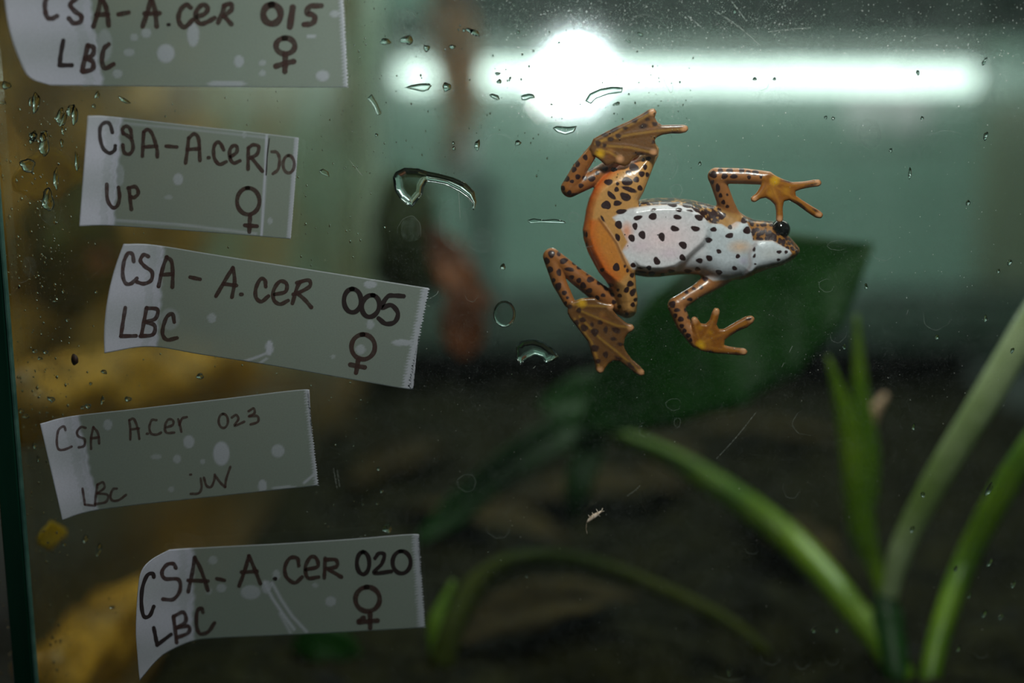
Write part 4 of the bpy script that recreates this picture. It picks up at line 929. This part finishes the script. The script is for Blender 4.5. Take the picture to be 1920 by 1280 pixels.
tape([(75,794),(133,780),(264,765),(420,747),(567,730),(577,738)], [(117,975),(159,961),(235,949),(439,927),(560,914),(596,910)], -25, 0.22, 0.003, 60,
     [(202,796,8,10,.4),(354,828,10,12,.5),(415,850,15,22,.6),(332,860,7,8,.4),(380,865,5,5,.35),(521,845,12,12,.45),(293,856,10,5,.3),(321,917,6,5,.3),(492,911,8,12,.5),(535,915,25,5,.4)],
     'tape strip marked CSA A.cer 023 LBC juv in thin writing', 1.0,
     [('letter', [[(215,330),(205,305),(170,330),(160,400),(170,450),(205,455),(255,435)]]), ('letter', [[(345,315),(315,310),(290,340),(300,370),(338,388),(335,430),(300,440)]]),
      ('letter', [[(380,450),(380,380),(395,310)], [(395,310),(425,350),(432,415)], [(380,382),(430,375)]]),
      ('letter', [[(632,390),(632,320),(625,265)], [(625,265),(655,258),(680,320),(690,385)], [(635,325),(688,318)]]), ('dot', [[(742,352)]]),
      ('letter', [[(800,265),(770,265),(755,310),(765,350),(800,358),(830,345)]]), ('letter', [[(862,312),(905,295),(905,265),(875,262),(855,305),(865,345),(915,345)]]),
      ('letter', [[(940,260),(952,300),(960,340)], [(947,295),(965,255),(995,245)]]), ('numeral', [E(1230,270,30,45)]), ('numeral', [[(1285,248),(1312,232),(1327,258),(1303,300),(1365,275)]]),
      ('numeral', [[(1392,208),(1425,190),(1430,220),(1395,240)], [(1398,240),(1450,240),(1452,275),(1405,293)]]),
      ('letter', [[(325,705),(333,760),(340,808)], [(340,808),(405,815)]]), ('letter', [[(420,680),(412,740),(405,805)], [(420,680),(455,665),(465,700),(420,735)], [(420,735),(485,745),(475,790),(405,805)]]),
      ('letter', [[(545,705),(520,710),(505,750),(515,780),(555,780),(605,745)]]), ('letter', [[(1020,615)], [(1085,640),(1090,700),(1070,735),(1020,738)]]), ('letter', [[(1105,635),(1122,685),(1150,695),(1170,655),(1175,615)]]),
      ('letter', [[(1180,625),(1215,670),(1242,695)], [(1242,695),(1250,640),(1275,565)]])],
     60, 710, 3.4286, 8, INKP, seams=[([(594,870),(588,890),(570,905)], .6), ([(80,830),(95,828)], .6)], rightmilk=8)
tape([(318,1030),(345,1028),(440,1023),(537,1018),(660,1010),(775,1001),(784,1008)], [(262,1276),(291,1241),(316,1221),(359,1202),(402,1196),(537,1190),(660,1184),(796,1176)], 362, 0.0, 0.008, 55,
     [(399,1050,8,8,.35),(415,1102,9,8,.4),(392,1108,6,6,.3),(470,1110,18,13,.45),(518,1078,7,10,.4),(620,1127,10,9,.4),(591,1097,5,5,.3),(500,1100,9,12,.5)],
     'lowest tape strip marked CSA-A.cer 020 LBC with its left end curling up', 1.2,
     [('letter', [[(190,330),(185,310),(150,320),(120,400),(115,500),(130,570),(165,565),(190,510)]], INKD), ('letter', [[(325,275),(310,250),(270,255),(240,300),(260,340),(340,345),(350,410),(310,465),(245,465)]]),
      ('letter', [[(400,420),(425,300),(440,210)], [(440,210),(480,290),(520,410)], [(400,350),(520,355)]]), ('dash', [[(575,340),(620,350)]]),
      ('letter', [[(710,385),(745,290),(770,200)], [(770,200),(805,280),(840,370)], [(725,300),(820,295)]]), ('dot', [[(930,340)]], INKD, 11),
      ('letter', [[(1075,260),(1065,215),(1020,215),(990,270),(1000,330),(1050,365),(1095,330)]]), ('letter', [[(1118,285),(1190,265),(1180,215),(1145,210),(1115,270),(1130,335),(1195,330)]]),
      ('letter', [[(1230,335),(1233,280),(1235,215)], [(1235,225),(1300,225),(1305,265),(1240,280)], [(1260,285),(1335,330)]]),
      ('numeral', [E(1467,245,38,68)], INKD, 13), ('numeral', [[(1540,215),(1565,185),(1597,195),(1580,250),(1535,305),(1640,295)]], INKD, 12), ('numeral', [E(1702,240,55,68)], INKD, 13),
      ('letter', [[(190,640),(200,690),(210,745)], [(210,745),(295,680)]], INKD), ('letter', [[(310,570),(320,650),(330,730)], [(310,570),(370,545),(385,600),(330,640)], [(330,640),(400,630),(400,670),(330,700)]]),
      ('letter', [[(490,545),(480,520),(455,540),(450,620),(470,675),(520,665),(560,610)]]), ('female_symbol', [E(1494,465,74,74), [(1510,550),(1510,600),(1510,640)], [(1440,605),(1500,600),(1555,595)], [(1440,600),(1470,578)]], INK, 15)],
     230, 980, 3.254, 12, INK, lpts=[(318,1030),(285,1048),(266,1069),(259,1103),(255,1177),(258,1230),(262,1276)], seams=[([(495,1090),(510,1120),(530,1150),(552,1180)], .75), ([(510,1092),(528,1125),(548,1155),(575,1184)], .7), ([(525,1150),(545,1186)], .5)], rightmilk=13)

# ================================================================== WATER, STAINS AND SPECKS ON THE PANE
YI = PANE
def drop_mesh(px, py, rx, ry, rot, h, Y=YI, nu=16, nv=6, inward=True, jag=0.0):
    """dome of water on the glass; rx, ry in px, h in mm"""
    c = P(px, py, Y); k = MMPX/1000; v = []; f = []; a = math.radians(rot); sg = 1 if inward else -1
    ph = random.random()*6
    for i in range(nv+1):
        t = i/nv; rad = math.cos(t*math.pi/2); dep = math.sin(t*math.pi/2)
        for q in range(nu):
            th = 2*math.pi*q/nu; s_ = 1+jag*math.sin(3*th+ph)+jag*0.7*math.sin(5*th-ph)
            x = rx*rad*math.cos(th)*s_; z = ry*rad*math.sin(th)*s_
            v.append((c[0]+k*(x*math.cos(a)-z*math.sin(a)), c[1]-sg*0.00004+sg*dep*h/1000, c[2]+k*(x*math.sin(a)+z*math.cos(a))))
    for i in range(nv):
        for q in range(nu): f.append((i*nu+q, (i+1)*nu+q, (i+1)*nu+(q+1)%nu, i*nu+(q+1)%nu) if sg > 0 else (i*nu+q, i*nu+(q+1)%nu, (i+1)*nu+(q+1)%nu, (i+1)*nu+q))
    f.append(tuple(range(nu)) if sg > 0 else tuple(range(nu))[::-1])
    return v, f
def pool(pts, h, label, vox=0.13):
    """water patch with a traced outline, real thickness"""
    p = mm(np.array(pts, float), h*0.3); F_ = Field((p[:, 0].min()-1, -0.5, p[:, 1].min()-1), (p[:, 0].max()+1, h+0.8, p[:, 1].max()+1), vox)
    F_.slab(p, 0.0, h, h*0.98, 0, m=0.9)
    F_.F = np.maximum(F_.F, (-0.06-F_.ax[1])[None, :, None]).astype(np.float32)
    V_, Q_ = F_.mesh(); V_[:, 1] += PANE*1000
    return tag(quads_obj('water_drop', V_/1000, Q_, M['water']), label, 'water drop')
k3 = lambda L: [(660+x/3.047, 280+y/3.047) for x, y in L]
pool(k3([(235,160),(250,130),(300,105),(380,108),(430,125),(500,138),(580,160),(650,190),(700,240),(712,300),(700,345),(690,345),(688,310),(660,275),(610,240),(540,205),(480,192),(430,185),(412,215),(405,260),(370,300),(345,330),(310,312),(275,282),(245,235)]), 2.2, 'large hooked water drop with a long trailing tail on the glass')
k4 = lambda L: [(640+x/2.977, 430+y/2.977) for x, y in L]
pool(k4([(975,720),(975,650),(1005,618),(1070,608),(1130,625),(1185,665),(1215,710),(1180,735),(1140,748),(1120,715),(1080,703),(1040,722),(1000,752)]), 1.7, 'crescent water drop below the frog\'s lower foot')
k5 = lambda L: [(640+x/5.333, y/5.333) for x, y in L]
pool(k5([(625,880),(700,850),(800,833),(880,833),(907,858),(870,905),(815,922),(740,905)]), 0.5, 'flat leaf-shaped water drop right of the topmost tape')
pool(k5([(1475,950),(1510,935),(1570,955),(1585,1000),(1550,1003),(1500,978)]), 0.5, 'small jagged water drop left of the glowing bulb')
pool(k5([(1795,960),(1830,945),(1880,935),(1925,945),(1940,985),(1890,985),(1850,1005),(1805,1005)]), 0.5, 'jagged water drop just left of the glowing bulb')
pool([(1096,190),(1105,175),(1125,166),(1150,162),(1168,164),(1166,174),(1140,178),(1118,186),(1108,196)], 0.5, 'long water smear under the glowing bulb')
pool([(1036,240),(1044,236),(1066,238),(1082,236),(1076,248),(1060,253),(1044,248)], 0.5, 'water drop left of the frog\'s upper heel')
pool([(988,413),(1000,409),(1020,412),(1040,410),(1058,414),(1062,419),(1040,418),(1015,417),(995,419)], 0.35, 'thin water streak left of the frog\'s thigh')
pool([(1395,318),(1404,312),(1420,316),(1438,312),(1442,316),(1428,322),(1410,326),(1398,325)], 0.3, 'thin water smear above the frog\'s forearm') if False else None
pool([(598,320),(606,316),(616,322),(618,332),(612,330),(602,326)], 0.4, 'small bright water drop right of the torn tape')
pool([(640+48,185),(697,176),(707,192),(716,214),(707,217),(700,200)], 0.35, 'narrow slanting water drop right of the topmost tape')
o = pool([(946+21*math.cos(t), 588+25*math.sin(t)) for t in np.linspace(0, 6.2832, 24, endpoint=False)], 0.7, 'round clear water drop beside the dead leaves')
# droplets big enough to see one by one
wet = [(67,192,7,19,8),(58,190,4,9,20),(112,218,6,16,15),(119,224,5,15,25),(132,206,6,12,30),(140,216,6,18,5),(62,256,7,9,0),(83,270,9,24,6),(80,258,6,9,0),(105,335,5,20,4),(144,303,4,18,0),(63,255,6,10,30),(118,245,3,9,0),(116,268,3,8,0),(176,199,4,4,0),(182,178,4,7,30),(60,263,4,8,40),(52,310,14,13,0),(90,375,11,22,0),(5,192,7,4,0),(12,160,9,7,0),(233,188,12,4,30),(160,158,5,4,0)]
for k, (x, y, rx, ry, a) in enumerate(wet):
    v, f = drop_mesh(x, y, rx, ry, -a, 0.22*min(rx, ry)**0.6, jag=0.12); tag(mk('water_droplet', v, f, M['water']), 'small clear water droplet on the glass by the upper side pane', 'droplet', 'droplets on the glass by the upper side pane')
brn = [(140,674,8,11,0),(118,546,3,4,0),(104,564,4,3,0),(180,547,3,3,0),(195,697,6,4,20),(96,748,8,5,20),(170,719,3,3,0),(192,750,3,9,10),(155,764,4,4,0),(165,761,6,5,0),(126,600,4,4,0),(65,658,5,4,0),(85,660,5,4,0),(75,672,5,3,0),(40,770,6,5,0),(48,780,7,5,0),(375,705,7,6,0),(240,748,7,5,0),(210,1138,6,3,0),(160,1010,6,9,20),(186,1030,5,14,15),(120,1020,4,5,0),(65,835,4,7,0),(72,860,3,6,0)]
for k, (x, y, rx, ry, a) in enumerate(brn):
    if k == 0: continue
    v, f = drop_mesh(x, y, rx, ry, -a, 0.3*min(rx, ry)**0.5, jag=0.12); tag(mk('water_droplet', v, f, M['water']), 'small clear water droplet on the glass over the driftwood', 'droplet', 'droplets on the glass over the driftwood')
rt = [(1721,136,3,5,20),(1846,115,3,8,-25),(1848,255,4,8,-15),(1670,282,3,4,0),(1706,325,3,11,0),(1815,380,4,5,-20),(1893,492,4,6,-20),(1872,508,3,4,0),(1624,537,3,6,10),(1848,597,3,7,0),(1583,650,4,5,0),(1757,632,4,5,0),(1898,657,3,6,-20),(1713,800,3,7,0),(1855,917,5,14,-25),(1710,992,4,7,-20),(1730,927,4,6,10),(1792,1066,3,6,-20),(1818,1116,3,7,-25),(1856,1054,4,10,-25),(1900,1095,4,8,-20),(1845,1150,5,9,-25),(1877,1155,4,7,-20),(1527,1180,4,8,-25),(1570,1179,4,7,-20),(1797,1215,4,8,-20),(1368,1255,6,13,5),(1312,307,3,4,0),(1415,148,4,3,0),(1452,148,3,3,0),(1548,220,3,3,0),(1562,222,3,3,0),(1729,222,3,4,0),(1378,22,3,4,0)]
for (x, y, rx, ry, a) in rt:
    v, f = drop_mesh(x, y, rx, ry, a, 0.45, jag=0.1); tag(mk('water_droplet', v, f, M['water']), 'tiny clear droplet on the glass over the plant stalks and wall', 'droplet', 'tiny droplets on the glass over the plant and wall')
mid = [(933,138,5,3,0),(956,148,2,5,20),(936,153,5,4,-20),(887,60,14,5,25),(884,58,3,3,0),(972,60,3,3,0),(924,104,2,2,0),(870,57,3,3,0),(763,75,12,8,0),(723,78,10,6,0),(800,90,6,6,-20),(848,88,6,4,0),(838,163,8,8,0),(1060,70,2,2,0),(1048,79,3,2,0),(1178,77,6,2,25),(1201,64,6,3,30),(1156,195,7,3,-20),(1179,177,2,2,0),(1130,155,2,2,0),(851,278,3,4,0),(850,268,3,3,0),(895,272,5,10,10),(971,268,6,5,-20),(706,253,3,3,0),(943,500,5,6,0),(722,425,3,3,0),(1000,95,2,2,0),(1030,60,2,2,0),(710,878,4,4,0),(716,920,4,4,0),(707,944,3,3,0),(726,990,10,9,0),(680,945,2,2,0),(987,1080,3,3,0)]
for (x, y, rx, ry, a) in mid:
    v, f = drop_mesh(x, y, rx, ry, -a, 0.4, jag=0.12); tag(mk('water_droplet', v, f, M['water']), 'tiny clear droplet on the glass between the tapes and the frog', 'droplet', 'tiny droplets on the glass between tapes and frog')
v, f = drop_mesh(140, 674, 7, 11, 0, 0.5, jag=0.06); tag(mk('brown_speck', v, f, M['speckdark']), 'single dark brown speck on the glass left of the 005 tape', 'speck')
# mist of specks too small to count
v = []; f = []; rg = np.random.RandomState(21)
ico = [(-1,0,0),(1,0,0),(0,0,-1),(0,0,1),(0,1,0)]; icf = [(0,2,4),(2,1,4),(1,3,4),(3,0,4),(0,3,1,2)]
def specks(nn, x0, x1, y0, y1, r0, r1, store):
    for _ in range(nn):
        x = rg.uniform(x0, x1); y = rg.uniform(y0, y1); r_ = (r0+(r1-r0)*rg.rand()**3)*MMPX/1000; c = P(x, y, YI); s0 = len(store[0]); st = rg.uniform(0.8, 1.8)
        for a in ico: store[0].append((c[0]+a[0]*r_, c[1]-0.00002+a[1]*r_*0.7, c[2]+a[2]*r_*st))
        for q in icf: store[1].append(tuple(s0+i for i in q))
S_ = ([], [])
specks(1300, 0, 690, 150, 1280, 0.5, 2.2, S_); specks(500, 640, 1300, 0, 330, 0.5, 2.2, S_); specks(160, 640, 1300, 330, 1280, 0.4, 1.6, S_)
specks(800, 0, 130, 200, 1280, 0.6, 3.4, S_)
tag(mk('water_mist', S_[0], S_[1], M['water']), 'fine mist of water specks clinging to the inside of the glass', 'mist', kind='stuff')
S2_ = ([], [])
specks(900, 950, 1920, 0, 110, 0.3, 1.0, S2_); specks(700, 1250, 1920, 100, 760, 0.25, 0.9, S2_); specks(500, 640, 1920, 600, 1280, 0.25, 0.9, S2_); specks(300, 900, 1300, 0, 250, 0.3, 1.0, S2_)
tag(mk('dust_specks', S2_[0], S2_[1], M['dust']), 'pale dust specks scattered over the glass', 'dust', kind='stuff')
# dried rings, stains and scratches belong to the pane
def arc(px, py, rx, ry, a0, a1, wpx=1.3, mat='ring', wob=0.05, name='dried_ring'):
    n_ = 26; ph = random.random()*6; v = []; f = []
    for i in range(n_+1):
        t = math.radians(a0+(a1-a0)*i/n_); s_ = 1+wob*math.sin(3*t+ph)+wob*0.6*math.sin(7*t+2*ph)
        ww = wpx*(0.35+0.65*math.sin(math.pi*i/n_)) if abs(a1-a0) < 350 else wpx
        for q in (-1, 1):
            p = P(px+(rx*s_+q*ww/2)*math.cos(t), py+(ry*s_+q*ww/2)*math.sin(t), YI+0.00003); v.append(p)
    for i in range(n_): f.append((2*i, 2*i+1, 2*i+3, 2*i+2))
    return mk(name, v, f, M[mat], front)
for a_ in [(1655,470,20,18,0,180),(1571,622,16,20,0,180),(1757,588,27,30,20,190),(1570,460,18,9,20,330),(1550,535,14,12,0,300),(1263,758,14,11,10,350),(1270,792,6,9,0,360),(1513,792,26,24,60,250),(1484,915,16,18,0,210),(1410,1030,12,8,0,200),(1370,1262,31,12,0,190),(1445,1228,18,18,10,190),(1505,1235,16,18,0,170),(1560,1233,13,13,0,180),(1840,1225,12,8,0,200),(1210,805,12,13,0,260),(1076,407,10,9,0,360),(1268,357,11,12,0,360),(905,452,24,22,20,330),(768,430,22,24,160,420),(935,275,30,24,180,400),(1248,305,22,34,-60,120),(1100,448,17,16,10,200),(870,375,22,18,-60,90),(885,545,14,20,20,160),(1430,150,12,20,0,120),(1210,60,50,30,190,330),(1775,262,40,16,200,330),(875,905,17,16,0,360),(935,990,22,18,0,200),(40,505,18,24,-60,200),(95,395,20,26,-30,200)]:
    arc(*a_)
for (x, y, rx, ry) in [(1631,250,21,29),(905,452,22,20),(1248,305,19,32),(850,420,30,48),(770,430,20,22),(92,398,12,20),(55,500,14,20),(1705,40,7,9),(760,28,20,12),(1090,60,26,18)]:
    n_ = 26; ph = random.random()*6; v = [P(x, y, YI+0.00002)]; f = []
    for i in range(n_):
        t = 2*math.pi*i/n_; s_ = 1+0.05*math.sin(2*t+ph)+0.04*math.sin(5*t-ph); v.append(P(x+rx*s_*math.cos(t), y+ry*s_*math.sin(t), YI+0.00002))
    for i in range(n_): f.append((0, 1+i, 1+(i+1) % n_))
    mk('water_stain', v, f, M['stain'], front)
def scratch(pts, wpx=1.0):
    p = catmull(np.array(pts, float), 6); tg = np.gradient(p, axis=0); tg /= np.linalg.norm(tg, axis=1)[:, None]; nr = np.stack([-tg[:, 1], tg[:, 0]], 1); v = []
    for a, q in zip(p, nr): v.append(P(*(a+q*wpx/2), YI+0.00004)); v.append(P(*(a-q*wpx/2), YI+0.00004))
    mk('scratch', v, [(2*i, 2*i+1, 2*i+3, 2*i+2) for i in range(len(p)-1)], M['scratch'], front)
for s_ in [[(1343,860),(1380,820),(1418,772)],[(1480,660),(1486,648)],[(1466,688),(1470,680)],[(1240,140),(1258,175),(1262,150)],[(1340,20),(1385,50),(1425,85)],[(1030,200),(1050,225)],[(655,300),(680,330)],[(735,700),(745,706)],[(860,360),(863,410)],[(625,877),(632,915)],[(632,880),(637,912)],[(1175,930),(1190,920),(1200,910)],[(1700,590),(1703,580)],[(1290,30),(1320,55)],[(805,560),(818,552),(822,545)],[(798,572),(806,574)],[(1000,690),(1004,686)],[(1440,60),(1480,55),(1520,52)],[(1370,0),(1400,40)]]: scratch(s_)
# small pale moulted insect stuck on the pane
mb = P(1114, 968, -0.0004); bug = empty('insect_husk', mb); tag(bug, 'tiny pale insect husk stuck on the glass below the frog', 'insect')
pth = [P(1100, 980, -0.0004), P(1107, 973, -0.0005), P(1116, 966, -0.0005), P(1128, 958, -0.0004)]
v, f = tube(catmull(pth, 5), list(np.interp(np.linspace(0, 1, 16), [0, .2, .6, 1], [0.0001, 0.0004, 0.0006, 0.0002])), 10); mk('husk_body', v, f, M['molt'], bug)
for (x0, y0, x1, y1) in [(1108,972,1103,965),(1114,968,1110,960),(1119,964,1126,968),(1122,961,1118,954),(1126,959,1133,958),(1128,958,1130,952)]:
    v, f = tube([P(x0, y0, -0.0004), P((x0+x1)/2, (y0+y1)/2, -0.0006), P(x1, y1, -0.0002)], [0.00012, 0.0001, 0.00005], 6); mk('leg', v, f, M['molt'], bug)
v, f = tube(catmull([P(1100, 980, -0.0003), P(1099, 990, -0.0003), P(1101, 1000, -0.0002)], 5), [0.00006]*11, 6); mk('tail_thread', v, f, M['molt'], bug)
